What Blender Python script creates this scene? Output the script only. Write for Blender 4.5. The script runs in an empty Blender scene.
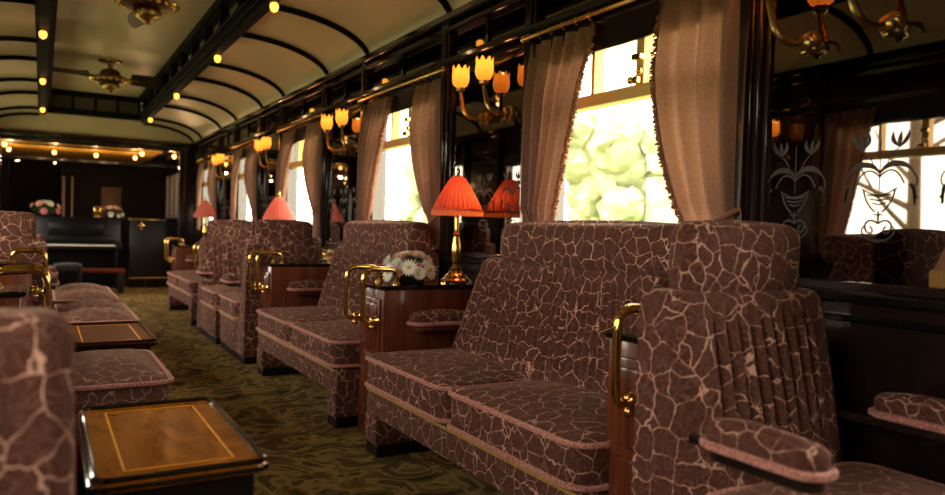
import bpy, bmesh, math, random
from mathutils import Vector, Matrix, noise
PI = math.pi
random.seed(7)
SC = bpy.context.scene
COL = SC.collection
CX = 0.655                      # mid line of the furniture, used to lay out the other side
WR, WL = 2.0, -0.70             # inner faces of the two long walls
RIBS = [-0.5, 0.75, 1.60, 2.85, 3.69, 4.907, 5.76, 6.99, 7.80, 8.98, 9.88, 11.2, 11.9]
WIN_BAYS = [(-0.5, 0.75), (1.60, 2.85), (3.69, 4.907), (5.76, 6.99), (7.80, 8.98), (9.88, 11.2)]
LEFT_BAYS = [(a + .34, b + .34) for a, b in WIN_BAYS]
MIR_BAYS = [(0.75, 1.60), (2.85, 3.69), (4.907, 5.76), (6.99, 7.80), (8.98, 9.88)]
YEND = 11.9

# ------------------------------------------------------------------ materials
def new_mat(name):
    m = bpy.data.materials.new(name); m.use_nodes = True
    nt = m.node_tree; b = nt.nodes['Principled BSDF']
    return m, nt, b
def L(nt, a, b): nt.links.new(a, b)
def N(nt, t, **kw):
    n = nt.nodes.new(t)
    for k, v in kw.items(): setattr(n, k, v)
    return n
def setin(n, **kw):
    for k, v in kw.items(): n.inputs[k.replace('_', ' ')].default_value = v
def ramp(nt, fac, stops):
    r = N(nt, 'ShaderNodeValToRGB'); e = r.color_ramp.elements
    while len(e) < len(stops): e.new(0.5)
    for i, (p, c) in enumerate(stops):
        e[i].position = p; e[i].color = (*c, 1) if len(c) == 3 else c
    L(nt, fac, r.inputs['Fac']); return r.outputs['Color']
def math_n(nt, op, a, b=None):
    n = N(nt, 'ShaderNodeMath', operation=op)
    for i, x in enumerate((a, b)):
        if x is None: continue
        if isinstance(x, (int, float)): n.inputs[i].default_value = x
        else: L(nt, x, n.inputs[i])
    return n.outputs[0]
def mixc(nt, fac, a, b):
    n = N(nt, 'ShaderNodeMix', data_type='RGBA')
    for sock, x in ((n.inputs[0], fac), (n.inputs[6], a), (n.inputs[7], b)):
        if isinstance(x, (int, float)): sock.default_value = x
        elif isinstance(x, tuple): sock.default_value = (*x, 1)
        else: L(nt, x, sock)
    return n.outputs[2]
def simple(name, col, rough=0.5, metal=0.0, **kw):
    m, nt, b = new_mat(name)
    b.inputs['Base Color'].default_value = (*col, 1); b.inputs['Roughness'].default_value = rough
    b.inputs['Metallic'].default_value = metal
    for k, v in kw.items():
        i = b.inputs[k.replace('_', ' ')]
        i.default_value = (*v, 1) if isinstance(v, tuple) else v
    return m
def emit(name, col, s):
    m, nt, b = new_mat(name)
    b.inputs['Base Color'].default_value = (*col, 1)
    b.inputs['Emission Color'].default_value = (*col, 1); b.inputs['Emission Strength'].default_value = s
    return m

def fabric_mat(name, base, line, scale=16.0):
    m, nt, b = new_mat(name)
    tc = N(nt, 'ShaderNodeTexCoord')
    nz = N(nt, 'ShaderNodeTexNoise'); setin(nz, Scale=16.0, Detail=3.0)
    L(nt, tc.outputs['Object'], nz.inputs['Vector'])
    sub = N(nt, 'ShaderNodeVectorMath', operation='SUBTRACT'); L(nt, nz.outputs['Color'], sub.inputs[0]); sub.inputs[1].default_value = (.5, .5, .5)
    sc = N(nt, 'ShaderNodeVectorMath', operation='SCALE'); L(nt, sub.outputs[0], sc.inputs[0]); sc.inputs['Scale'].default_value = 0.05
    ad = N(nt, 'ShaderNodeVectorMath', operation='ADD'); L(nt, tc.outputs['Object'], ad.inputs[0]); L(nt, sc.outputs[0], ad.inputs[1])
    def voro(s, feat):
        v = N(nt, 'ShaderNodeTexVoronoi', feature=feat); v.inputs['Scale'].default_value = s
        v.inputs['Randomness'].default_value = 0.85
        L(nt, ad.outputs[0], v.inputs['Vector']); return v
    v1 = voro(scale, 'DISTANCE_TO_EDGE')
    n2 = N(nt, 'ShaderNodeTexNoise'); setin(n2, Scale=22.0, Detail=2.0); L(nt, tc.outputs['Object'], n2.inputs['Vector'])
    n3 = N(nt, 'ShaderNodeTexNoise'); setin(n3, Scale=150.0, Detail=1.0); L(nt, tc.outputs['Object'], n3.inputs['Vector'])
    wid = math_n(nt, 'MULTIPLY', n2.outputs['Fac'], 0.092)
    wid = math_n(nt, 'SUBTRACT', wid, 0.023)
    wid = math_n(nt, 'MULTIPLY', wid, math_n(nt, 'ADD', math_n(nt, 'MULTIPLY', n3.outputs['Fac'], 1.4), 0.3))
    d = math_n(nt, 'DIVIDE', v1.outputs['Distance'], math_n(nt, 'MINIMUM', math_n(nt, 'MAXIMUM', wid, 0.004), 0.036))
    l1 = ramp(nt, d, [(0.55, (1, 1, 1)), (1.0, (0, 0, 0))])
    # radiating leaf veins inside every cell
    vf = voro(scale, 'F1')
    scv = N(nt, 'ShaderNodeVectorMath', operation='SUBTRACT')
    L(nt, ad.outputs[0], scv.inputs[0]); L(nt, vf.outputs['Position'], scv.inputs[1])
    nm = N(nt, 'ShaderNodeVectorMath', operation='NORMALIZE'); L(nt, scv.outputs[0], nm.inputs[0])
    v2 = N(nt, 'ShaderNodeTexVoronoi', feature='DISTANCE_TO_EDGE'); v2.inputs['Scale'].default_value = 1.9
    L(nt, nm.outputs[0], v2.inputs['Vector'])
    l2 = ramp(nt, v2.outputs['Distance'], [(0.0, (1, 1, 1)), (0.07, (0, 0, 0))])
    fine = N(nt, 'ShaderNodeTexNoise'); setin(fine, Scale=300.0, Detail=2.0); L(nt, tc.outputs['Object'], fine.inputs['Vector'])
    dk = tuple(c * .72 for c in base)
    bcol = mixc(nt, ramp(nt, fine.outputs['Fac'], [(0.3, (0, 0, 0)), (.7, (1, 1, 1))]), dk, base)
    veined = mixc(nt, math_n(nt, 'MULTIPLY', l2, 0.12), bcol, line)
    col = mixc(nt, math_n(nt, 'MULTIPLY', l1, 0.72), veined, line)
    L(nt, col, b.inputs['Base Color'])
    setin(b, Roughness=0.85, Sheen_Weight=0.16, Sheen_Roughness=0.4)
    b.inputs['Sheen Tint'].default_value = (1, .62, .48, 1)
    b.inputs['Specular IOR Level'].default_value = 0.2
    bp = N(nt, 'ShaderNodeBump'); setin(bp, Strength=0.35, Distance=0.004)
    L(nt, math_n(nt, 'ADD', l1, math_n(nt, 'MULTIPLY', fine.outputs['Fac'], 0.5)), bp.inputs['Height']); L(nt, bp.outputs[0], b.inputs['Normal'])
    return m

def braid_mat(name, c1, c2, scale=160):
    m, nt, b = new_mat(name)
    tc = N(nt, 'ShaderNodeTexCoord')
    ck = N(nt, 'ShaderNodeTexVoronoi'); ck.inputs['Scale'].default_value = scale
    L(nt, tc.outputs['Object'], ck.inputs['Vector'])
    L(nt, ramp(nt, ck.outputs['Distance'], [(0.15, c1), (0.75, c2)]), b.inputs['Base Color'])
    setin(b, Roughness=0.7, Sheen_Weight=0.15)
    return m

def wood_mat(name, c1, c2, rough=0.22, scale=(18, 18, 1.5), coat=0.6):
    m, nt, b = new_mat(name)
    tc = N(nt, 'ShaderNodeTexCoord'); mp = N(nt, 'ShaderNodeMapping'); mp.inputs['Scale'].default_value = scale
    L(nt, tc.outputs['Object'], mp.inputs['Vector'])
    nz = N(nt, 'ShaderNodeTexNoise'); setin(nz, Scale=1.6, Detail=6.0, Distortion=0.8); L(nt, mp.outputs[0], nz.inputs['Vector'])
    L(nt, ramp(nt, nz.outputs['Fac'], [(0.3, c1), (0.7, c2)]), b.inputs['Base Color'])
    setin(b, Roughness=rough, Coat_Weight=coat, Coat_Roughness=0.08)
    return m

M = {}
M['fabric'] = fabric_mat('velvet', (0.098, 0.035, 0.024), (0.82, 0.47, 0.37))
M['fabric_plain'] = fabric_mat('velvet_front', (0.15, 0.066, 0.048), (0.66, 0.40, 0.32))
M['braid'] = braid_mat('pink_braid', (0.72, 0.36, 0.30), (0.34, 0.11, 0.09))
M['goldcord'] = braid_mat('gold_cord', (0.55, 0.33, 0.06), (0.30, 0.15, 0.02), 220)
M['wood'] = wood_mat('mahogany', (0.075, 0.017, 0.008), (0.17, 0.042, 0.017), 0.25, (18, 18, 1.5), 0.35)
M['darkwood'] = wood_mat('dark_wood', (0.010, 0.006, 0.006), (0.022, 0.011, 0.010), 0.2)
M['ebony'] = simple('piano_black', (0.004, 0.004, 0.005), 0.3, Specular_IOR_Level=0.22)
M['dullwood'] = simple('dull_wood', (0.012, 0.007, 0.006), 0.55, Specular_IOR_Level=0.15)
M['black'] = simple('ebony_black', (0.006, 0.005, 0.006), 0.35)
M['lacquer'] = simple('black_lacquer', (0.005, 0.005, 0.006), 0.12, Coat_Weight=0.5)
M['ceilbeam'] = simple('ceiling_black', (0.007, 0.006, 0.009), 0.75, Specular_IOR_Level=0.12)
M['brass'] = simple('brass', (0.80, 0.52, 0.15), 0.16, 1.0)
M['oldbrass'] = simple('aged_brass', (0.42, 0.27, 0.10), 0.28, 1.0)
M['satinbrass'] = simple('satin_brass', (0.62, 0.40, 0.13), 0.45, 0.35)
M['bronze'] = simple('dark_bronze', (0.16, 0.09, 0.04), 0.35, 0.9)
M['chrome'] = simple('nickel', (0.7, 0.7, 0.72), 0.12, 1.0)
def cream_mat():
    m, nt, b = new_mat('cream_paint')
    tc = N(nt, 'ShaderNodeTexCoord'); nz = N(nt, 'ShaderNodeTexNoise'); setin(nz, Scale=1.3, Detail=3.0)
    L(nt, tc.outputs['Object'], nz.inputs['Vector'])
    L(nt, ramp(nt, nz.outputs['Fac'], [(0.3, (0.64, 0.52, 0.41)), (0.7, (0.70, 0.58, 0.47))]), b.inputs['Base Color'])
    setin(b, Roughness=0.38); return m
M['cream'] = cream_mat()
M['goldceil'] = simple('gold_paint', (0.75, 0.42, 0.06), 0.4)
def carpet_mat():
    m, nt, b = new_mat('carpet')
    tc = N(nt, 'ShaderNodeTexCoord')
    nz = N(nt, 'ShaderNodeTexNoise'); setin(nz, Scale=3.6, Detail=4.0, Distortion=2.2); L(nt, tc.outputs['Object'], nz.inputs['Vector'])
    n2 = N(nt, 'ShaderNodeTexNoise'); setin(n2, Scale=420.0, Detail=2.0); L(nt, tc.outputs['Object'], n2.inputs['Vector'])
    c = ramp(nt, nz.outputs['Fac'], [(0.30, (0.05, 0.036, 0.012)), (0.43, (0.20, 0.125, 0.038)), (0.51, (0.44, 0.29, 0.10)), (0.58, (0.085, 0.068, 0.022)), (0.70, (0.21, 0.105, 0.04))])
    cc = mixc(nt, math_n(nt, 'MULTIPLY', n2.outputs['Fac'], 0.6), c, (0.03, 0.025, 0.012))
    L(nt, cc, b.inputs['Base Color']); setin(b, Roughness=0.95); b.inputs['Specular IOR Level'].default_value = .05
    bp = N(nt, 'ShaderNodeBump'); setin(bp, Strength=0.4, Distance=0.004); L(nt, n2.outputs['Fac'], bp.inputs['Height']); L(nt, bp.outputs[0], b.inputs['Normal'])
    return m
M['carpet'] = carpet_mat()
def cloth_mat(name, c1, c2, trans, tcol):
    m, nt, b = new_mat(name)
    tc = N(nt, 'ShaderNodeTexCoord')
    v = N(nt, 'ShaderNodeTexVoronoi', feature='DISTANCE_TO_EDGE'); v.inputs['Scale'].default_value = 38.0
    L(nt, tc.outputs['Object'], v.inputs['Vector'])
    w = N(nt, 'ShaderNodeTexWave'); setin(w, Scale=30.0, Distortion=3.0); L(nt, tc.outputs['Object'], w.inputs['Vector'])
    f = math_n(nt, 'ADD', ramp(nt, v.outputs['Distance'], [(0.02, (1, 1, 1)), (0.09, (0, 0, 0))]), math_n(nt, 'MULTIPLY', w.outputs['Fac'], 0.35))
    c = mixc(nt, f, c1, c2); L(nt, c, b.inputs['Base Color']); setin(b, Roughness=0.8, Sheen_Weight=0.15)
    t = N(nt, 'ShaderNodeBsdfTranslucent'); t.inputs['Color'].default_value = (*tcol, 1)
    mx = N(nt, 'ShaderNodeMixShader'); mx.inputs[0].default_value = trans
    L(nt, b.outputs[0], mx.inputs[1]); L(nt, t.outputs[0], mx.inputs[2])
    L(nt, mx.outputs[0], nt.nodes['Material Output'].inputs['Surface'])
    return m
M['curtain'] = cloth_mat('curtain_cloth', (0.235, 0.118, 0.085), (0.30, 0.16, 0.116), 0.11, (0.60, 0.30, 0.18))
M['fringe'] = cloth_mat('curtain_fringe', (0.34, 0.17, 0.10), (0.24, 0.11, 0.06), .35, (0.8, .4, .2))
def shade_mat(name, c1, c2, tcol, trans=0.55):
    m, nt, b = new_mat(name)
    tc = N(nt, 'ShaderNodeTexCoord'); nz = N(nt, 'ShaderNodeTexNoise'); setin(nz, Scale=40.0)
    L(nt, tc.outputs['Object'], nz.inputs['Vector'])
    L(nt, mixc(nt, nz.outputs['Fac'], c1, c2), b.inputs['Base Color']); setin(b, Roughness=0.7)
    t = N(nt, 'ShaderNodeBsdfTranslucent'); t.inputs['Color'].default_value = (*tcol, 1)
    mx = N(nt, 'ShaderNodeMixShader'); mx.inputs[0].default_value = trans
    L(nt, b.outputs[0], mx.inputs[1]); L(nt, t.outputs[0], mx.inputs[2])
    L(nt, mx.outputs[0], nt.nodes['Material Output'].inputs['Surface'])
    return m
M['redshade'] = shade_mat('red_silk', (0.72, 0.14, 0.11), (0.58, 0.08, 0.07), (0.92, 0.17, 0.10))
M['redfringe'] = shade_mat('red_fringe', (0.75, 0.26, 0.16), (0.5, 0.12, 0.08), (1.0, 0.36, 0.14))
M['pinkshade'] = shade_mat('pink_silk', (0.80, 0.30, 0.27), (0.68, 0.20, 0.19), (0.95, 0.36, 0.28))  # red silk made paler and pinker: window backlight put into its colour
M['tanshade'] = shade_mat('tan_silk', (0.30, 0.15, 0.10), (0.22, 0.10, 0.07), (0.4, 0.22, 0.12), .3)
M['goldshade'] = shade_mat('gold_silk', (0.34, 0.20, 0.05), (0.26, 0.14, 0.03), (0.5, 0.3, 0.1), .3)
def amber_mat():
    m, nt, b = new_mat('amber_glass')
    b.inputs['Base Color'].default_value = (.9, .42, .07, 1); setin(b, Roughness=.3, Emission_Strength=.18); b.inputs['Emission Color'].default_value = (1, .36, .04, 1)
    t = N(nt, 'ShaderNodeBsdfTranslucent'); t.inputs['Color'].default_value = (1, .6, .2, 1)
    mx = N(nt, 'ShaderNodeMixShader'); mx.inputs[0].default_value = .5
    L(nt, b.outputs[0], mx.inputs[1]); L(nt, t.outputs[0], mx.inputs[2]); L(nt, mx.outputs[0], nt.nodes['Material Output'].inputs['Surface'])
    return m
M['amber'] = amber_mat()
M['bulb'] = emit('lit_bulb', (1.0, 0.50, 0.12), 7.0)
M['beambulb'] = emit('beam_bulb', (1.0, 0.40, 0.05), 3.2)
M['mirror'] = simple('dark_mirror', (0.20, 0.175, 0.16), 0.02, 1.0)
M['etch'] = simple('etched_frost', (0.030, 0.022, 0.018), 0.6)
M['glassdark'] = simple('dark_glass', (0.03, 0.035, 0.045), 0.06)
def glass_mat():
    m, nt, b = new_mat('window_glass')
    g = N(nt, 'ShaderNodeBsdfGlossy'); g.inputs['Roughness'].default_value = 0.01
    t = N(nt, 'ShaderNodeBsdfTransparent'); t.inputs['Color'].default_value = (0.97, 0.96, 0.92, 1)
    mx = N(nt, 'ShaderNodeMixShader'); mx.inputs[0].default_value = 0.05
    L(nt, t.outputs[0], mx.inputs[1]); L(nt, g.outputs[0], mx.inputs[2]); L(nt, mx.outputs[0], nt.nodes['Material Output'].inputs['Surface'])
    return m
M['glass'] = glass_mat()
M['ivory'] = simple('ivory', (0.8, 0.75, 0.62), 0.3)
M['white'] = simple('petal_white', (0.92, 0.90, 0.80), 0.6, Subsurface_Weight=0.1)
M['pink'] = simple('petal_pink', (0.75, 0.30, 0.30), 0.6)
M['blush'] = simple('petal_blush', (0.82, 0.56, 0.44), 0.6)
M['yellow'] = simple('daisy_eye', (0.75, 0.50, 0.05), 0.7)
M['leaf'] = simple('leaf_green', (0.025, 0.07, 0.018), 0.5)
M['leather'] = simple('dark_leather', (0.012, 0.022, 0.032), 0.35)
M['grass'] = simple('meadow', (0.26, 0.30, 0.10), 0.9)
def tree_mat():
    m, nt, b = new_mat('tree_leaves')
    tc = N(nt, 'ShaderNodeTexCoord'); nz = N(nt, 'ShaderNodeTexNoise'); setin(nz, Scale=1.6, Detail=5.0)
    L(nt, tc.outputs['Object'], nz.inputs['Vector'])
    L(nt, ramp(nt, nz.outputs['Fac'], [(0.32, (0.13, 0.17, 0.08)), (0.68, (0.40, 0.43, 0.28))]), b.inputs['Base Color']); setin(b, Roughness=0.9)
    return m
M['tree'] = tree_mat()
M['bark'] = simple('bark', (0.12, 0.08, 0.05), 0.9)
def tabletop_mat():
    m, nt, b = new_mat('inlaid_top')
    tc = N(nt, 'ShaderNodeTexCoord'); mp = N(nt, 'ShaderNodeMapping'); mp.inputs['Scale'].default_value = (6, 1.4, 1)
    L(nt, tc.outputs['Object'], mp.inputs['Vector'])
    nz = N(nt, 'ShaderNodeTexNoise'); setin(nz, Scale=3.0, Detail=5.0, Distortion=1.2); L(nt, mp.outputs[0], nz.inputs['Vector'])
    L(nt, ramp(nt, nz.outputs['Fac'], [(0.3, (0.22, 0.062, 0.007)), (0.7, (0.45, 0.145, 0.013))]), b.inputs['Base Color'])
    setin(b, Roughness=0.14); b.inputs['Specular IOR Level'].default_value = .25; return m
M['tabletop'] = tabletop_mat()
M['tabletop_red'] = wood_mat('red_top', (0.07, 0.014, 0.007), (0.13, 0.026, 0.012), 0.16, (3, 1, 1), 0.0)
M['tabletop_red'].node_tree.nodes['Principled BSDF'].inputs['Specular IOR Level'].default_value = .08
M['tabletop_red'].node_tree.nodes['Principled BSDF'].inputs['Roughness'].default_value = .38
M['inlay'] = simple('satin_inlay', (1.0, 0.42, 0.03), 0.3)

# ------------------------------------------------------------------ mesh helpers
def obj(name, bm, mat, parent=None, loc=None, smooth=True, rotz=0):
    bmesh.ops.recalc_face_normals(bm, faces=bm.faces[:])
    me = bpy.data.meshes.new(name); bm.to_mesh(me); bm.free()
    if smooth:
        me.shade_smooth()
        try: me.set_sharp_from_angle(angle=math.radians(38))
        except Exception: pass
    me.materials.append(M[mat] if isinstance(mat, str) else mat)
    o = bpy.data.objects.new(name, me); COL.objects.link(o)
    if parent is not None: o.parent = parent
    if loc: o.location = loc
    if rotz: o.rotation_euler = (0, 0, rotz)
    return o
def thing(name, label, cat, loc=(0, 0, 0), rotz=0, group=None):
    o = bpy.data.objects.new(name, None); COL.objects.link(o); o.empty_display_size = 0.1
    o.location = loc; o.rotation_euler = (0, 0, rotz); o['label'] = label; o['category'] = cat
    if group: o['group'] = group
    return o
def tag(o, label, cat, group=None):
    o['label'] = label; o['category'] = cat
    if group: o['group'] = group
    return o
def struct(name, bm, mat, parent=None, smooth=True):
    o = obj(name, bm, mat, parent, smooth=smooth)
    if parent is None: o['kind'] = 'structure'
    return o
def dup(root, loc, rotz=0, label=None, group=None):
    r = root.copy(); COL.objects.link(r); r.location = loc; r.rotation_euler = (0, 0, rotz)
    if label: r['label'] = label
    if group: r['group'] = group
    for ch in list(root.children):
        c = ch.copy(); COL.objects.link(c); c.parent = r
        for g in ch.children:
            d = g.copy(); COL.objects.link(d); d.parent = c
    return r
def box(bm, x0, x1, y0, y1, z0, z1, r=0.0, seg=2, mtx=None):
    vs = [bm.verts.new((x, y, z)) for x in (x0, x1) for y in (y0, y1) for z in (z0, z1)]
    fs = [bm.faces.new([vs[i] for i in q]) for q in ((0, 1, 3, 2), (4, 6, 7, 5), (0, 4, 5, 1), (2, 3, 7, 6), (0, 2, 6, 4), (1, 5, 7, 3))]
    geo = vs
    if r > 0:
        es = list({e for f in fs for e in f.edges})
        res = bmesh.ops.bevel(bm, geom=es, offset=r, segments=seg, profile=0.5, affect='EDGES')
        geo = list({v for f in res['faces'] for v in f.verts} | {v for v in vs if v.is_valid})
    if mtx is not None: bmesh.ops.transform(bm, matrix=mtx, verts=[v for v in geo if v.is_valid])
    return bm
def B(*a, **k): return box(bmesh.new(), *a, **k)
def rings(bm, rs, caps=True, close=True):
    prev = None; first = None
    for r in rs:
        cur = [bm.verts.new(p) for p in r]
        if prev:
            n = len(cur)
            for i in range(n if close else n - 1):
                j = (i + 1) % n
                bm.faces.new((prev[i], prev[j], cur[j], cur[i]))
        else: first = cur
        prev = cur
    if caps and close:
        for ring, rev in ((first, True), (prev, False)):
            c = bm.verts.new(sum((v.co for v in ring), Vector()) / len(ring))
            for i in range(len(ring)):
                j = (i + 1) % len(ring)
                bm.faces.new((ring[j], ring[i], c) if rev else (ring[i], ring[j], c))
    return bm
def rrect(x0, x1, y0, y1, r, n=4, m=5):
    """closed outline of a rounded rectangle (m extra points per side)"""
    r = max(1e-4, min(r, (x1 - x0) / 2 - 1e-4, (y1 - y0) / 2 - 1e-4)); pts = []
    cs = [(x1 - r, y1 - r, 0), (x0 + r, y1 - r, 90), (x0 + r, y0 + r, 180), (x1 - r, y0 + r, 270)]
    for k, (cx, cy, a0) in enumerate(cs):
        arc = [(cx + r * math.cos(math.radians(a0 + 90 * i / n)), cy + r * math.sin(math.radians(a0 + 90 * i / n))) for i in range(n + 1)]
        pts += arc
        nx, ny, na = cs[(k + 1) % 4]
        e = arc[-1]; s = (nx + r * math.cos(math.radians(na)), ny + r * math.sin(math.radians(na)))
        for i in range(1, m + 1):
            t = i / (m + 1); pts.append((e[0] + (s[0] - e[0]) * t, e[1] + (s[1] - e[1]) * t))
    return pts
def slab(bm, x0, x1, y0, y1, z0, z1, rc, re, bulge=0.0, bot=0.0, mp=None):
    """rounded cushion-like slab; mp maps (x,y,z) to another frame"""
    rs = []
    cx, cy = (x0 + x1) / 2, (y0 + y1) / 2
    def ring(ins, z, s=1.0):
        p = rrect(x0 + ins, x1 - ins, y0 + ins, y1 - ins, rc - ins * .6)
        return [Vector((cx + (a - cx) * s, cy + (b - cy) * s, z)) for a, b in p]
    for s in (.35, .7): rs.append(ring(re, z0 - bot * (1 - s * s), s))
    for i in range(5):
        a = PI / 2 * i / 4; rs.append(ring(re * (1 - math.sin(a)), z0 + re * (1 - math.cos(a))))
    for i in range(1, 3): rs.append(ring(0, z0 + re + (z1 - z0 - 2 * re) * i / 3))
    for i in range(5):
        a = PI / 2 * i / 4; rs.append(ring(re * (1 - math.cos(a)), z1 - re * (1 - math.sin(a))))
    for s in (.9, .75, .5, .25): rs.append(ring(re, z1 + bulge * (1 - s * s), s))
    if mp: rs = [[mp(p) for p in r] for r in rs]
    return rings(bm, rs)
def tube(bm, pts, r, n=8, closed=False):
    pts = [Vector(p) for p in pts]; k = len(pts); rad = r if callable(r) else (lambda t: r)
    up = None; rs = []
    for i, p in enumerate(pts):
        a = pts[(i - 1) % k] if (closed or i > 0) else p
        b = pts[(i + 1) % k] if (closed or i < k - 1) else p
        d = (b - a)
        if d.length < 1e-9: d = Vector((0, 0, 1))
        d.normalize()
        if up is None:
            up = Vector((0, 0, 1)) if abs(d.z) < .9 else Vector((1, 0, 0))
        u = (up - d * up.dot(d)); u.normalize(); up = u; v = d.cross(u)
        q = rad(i / max(1, k - 1))
        rs.append([p + (u * math.cos(2 * PI * j / n) + v * math.sin(2 * PI * j / n)) * q for j in range(n)])
    if closed: rs.append(rs[0])
    if closed:
        vs = [[bm.verts.new(p) for p in r] for r in rs[:-1]]
        for i in range(k):
            a, b = vs[i], vs[(i + 1) % k]
            for j in range(n): bm.faces.new((a[j], a[(j + 1) % n], b[(j + 1) % n], b[j]))
        return bm
    return rings(bm, rs)
def lathe(bm, prof, n=20, c=(0, 0), pleat=0.0, np_=0, axis='z', o=Vector((0, 0, 0))):
    rs = []
    for (r, z) in prof:
        ring = []
        for j in range(n):
            a = 2 * PI * j / n; q = r * (1 + pleat * math.cos(np_ * a)) if np_ else r
            p = Vector((c[0] + q * math.cos(a), c[1] + q * math.sin(a), z))
            if axis == 'x': p = Vector((p.z, p.x, p.y))
            if axis == 'y': p = Vector((p.x, p.z, p.y))
            ring.append(p + o)
        rs.append(ring)
    return rings(bm, rs)
def bez(p0, p1, p2, p3, n=10):
    P = [Vector(p) for p in (p0, p1, p2, p3)]
    return [P[0] * (1 - t) ** 3 + P[1] * 3 * t * (1 - t) ** 2 + P[2] * 3 * t * t * (1 - t) + P[3] * t ** 3 for t in (i / n for i in range(n + 1))]
def outline_tube(bm, x0, x1, y0, y1, z, rc, r, dz=None):
    pts = [Vector((a, b, z)) for a, b in rrect(x0, x1, y0, y1, rc, 6, 6)]
    return tube(bm, pts, r, 6, True)
def sphere(bm, c, r, sx=1, sy=1, sz=1, u=12, v=8):
    bmesh.ops.create_uvsphere(bm, u_segments=u, v_segments=v, radius=r, matrix=Matrix.Translation(c) @ Matrix.Diagonal((sx, sy, sz, 1)))
    return bm

# ------------------------------------------------------------------ the setting
def floor_(): 
    struct('floor', B(WL - .1, WR + .1, -1.2, 18, -0.06, 0.0), 'carpet', smooth=False)
floor_()

def wall_side(name, xi, sgn):
    """one long wall: xi = inner face, sgn = +1 towards outside for the right wall"""
    def bx(bm, d0, d1, y0, y1, z0, z1, r=0.0):   # d measured inward from the inner face (negative = into the wall)
        xa, xb = sorted((xi - sgn * d0, xi - sgn * d1)); box(bm, xa, xb, y0, y1, z0, z1, r, 1)
    bm = bmesh.new()
    bx(bm, -.10, 0, -1.2, 18, 0, 0.95)
    bx(bm, -.10, 0, -1.2, 18, 1.86, 2.3)
    prev = -1.2; BAYS = WIN_BAYS if sgn > 0 else LEFT_BAYS
    for a, b in BAYS:
        bx(bm, -.10, 0, prev, a + .10, .95, 1.86); prev = b - .10
    bx(bm, -.10, 0, prev, 18, .95, 1.86)
    struct('wall_' + name, bm, 'darkwood', smooth=False)
    bm = bmesh.new()                                  # dado ledge, panels, pilasters, cornice and frieze mouldings
    bx(bm, 0, .035, -1.2, YEND, .845, .875, .006); bx(bm, 0, .02, -1.2, YEND, .79, .81, .005)
    bx(bm, 0, .02, -1.2, YEND, 0, .12, .005)
    struct('trim_1' if sgn > 0 else 'trim_2', bm, 'lacquer')
    bm = bmesh.new()
    for y in [q + (0 if sgn > 0 else .34) for q in RIBS[:-1]]:
        bx(bm, 0, .045, y - .045, y + .045, .875, 2.2, .006)
        bx(bm, .045, .055, y - .022, y + .022, 0.9, 2.16, .004)
    struct('trim_3' if sgn > 0 else 'trim_4', bm, 'darkwood')
    bm = bmesh.new()
    bx(bm, 0, .07, -1.2, YEND, 2.185, 2.235, .01); bx(bm, 0, .05, -1.2, YEND, 2.13, 2.165, .008)
    bx(bm, 0, .06, -1.2, YEND, 1.945, 1.985, .01); bx(bm, 0, .035, -1.2, YEND, 1.90, 1.93, .008)
    for y in [(RIBS[i] + RIBS[i + 1]) / 2 for i in range(len(RIBS) - 1)]:
        bx(bm, 0, .03, y - .012, y + .012, 1.98, 2.14, .004)
    struct('trim_5' if sgn > 0 else 'trim_6', bm, 'lacquer')
    if sgn > 0:
        bm = bmesh.new(); bx(bm, .002, .014, -1.2, YEND, 1.985, 2.13); struct('trim_18', bm, 'mirror', smooth=False)
    for i, (a, b) in enumerate(BAYS):
        if sgn < 0 and i > 3: continue
        y0, y1 = a + .10, b - .10
        nm = 'window_%d' % (i + 1 + (0 if sgn > 0 else 6))
        bm = bmesh.new()
        for q in ((y0, y0 + .035), (y1 - .035, y1)): bx(bm, -.09, .012, q[0], q[1], .95, 1.86, .004)
        bx(bm, -.09, .012, y0 + .035, y1 - .035, .95, .985, .004); bx(bm, -.09, .012, y0 + .035, y1 - .035, 1.83, 1.86, .004)
        w = struct(nm, bm, 'darkwood')
        bm = bmesh.new(); bx(bm, -.07, .004, y0 + .035, y1 - .035, 1.560, 1.612, .006); obj('transom', bm, 'satinbrass', w)
        for k, f in enumerate((.43, .70)):
            yy = y0 + (y1 - y0) * f
            bm = bmesh.new(); bx(bm, -.06, 0.0, yy - (.022 if k == 0 else .010), yy + (.022 if k == 0 else .010), 1.605, 1.83, .003); mu = obj('mullion', bm, 'satinbrass', w)
            if k == 0:
                bm = bmesh.new(); bx(bm, 0, .03, yy - .03, yy + .02, 1.70, 1.725, .004); bx(bm, 0, .025, yy - .012, yy + .012, 1.61, 1.64, .004)
                sphere(bm, (xi - sgn * .02, yy + .025, 1.625), .016); sphere(bm, (xi - sgn * .02, yy - .02, 1.655), .014)
                obj('latch', bm, 'brass', mu)
        bm = bmesh.new(); bx(bm, -.052, -.047, y0 + .035, y1 - .035, .985, 1.545); obj('pane', bm, 'glass', w, smooth=False)
        bm = bmesh.new(); bx(bm, -.062, -.057, y0 + .035, y1 - .035, 1.605, 1.83); obj('pane', bm, 'glass', w, smooth=False)
        # scalloped pelmet below the rod
        pts = []; n = 24
        for k in range(n + 1):
            t = k / n; pts.append((y0 + (y1 - y0) * t, 1.785 - .022 * max(0, math.sin(t * PI * 3)) ** .7 - .008 * math.cos((t - .5) * 2 * PI)))
        bm = bmesh.new()
        def col(d): return [[bm.verts.new((xi - sgn * d, y, z)), bm.verts.new((xi - sgn * d, y, 1.90))] for y, z in pts]
        A, Bk = col(.012), col(.026)
        for k in range(n):
            for q in (A, Bk): bm.faces.new((q[k][0], q[k + 1][0], q[k + 1][1], q[k][1]))
            bm.faces.new((A[k][0], A[k + 1][0], Bk[k + 1][0], Bk[k][0]))
        obj('pelmet', bm, 'darkwood', w)
wall_side('right', WR, 1)
wall_side('left', WL, -1)

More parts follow.
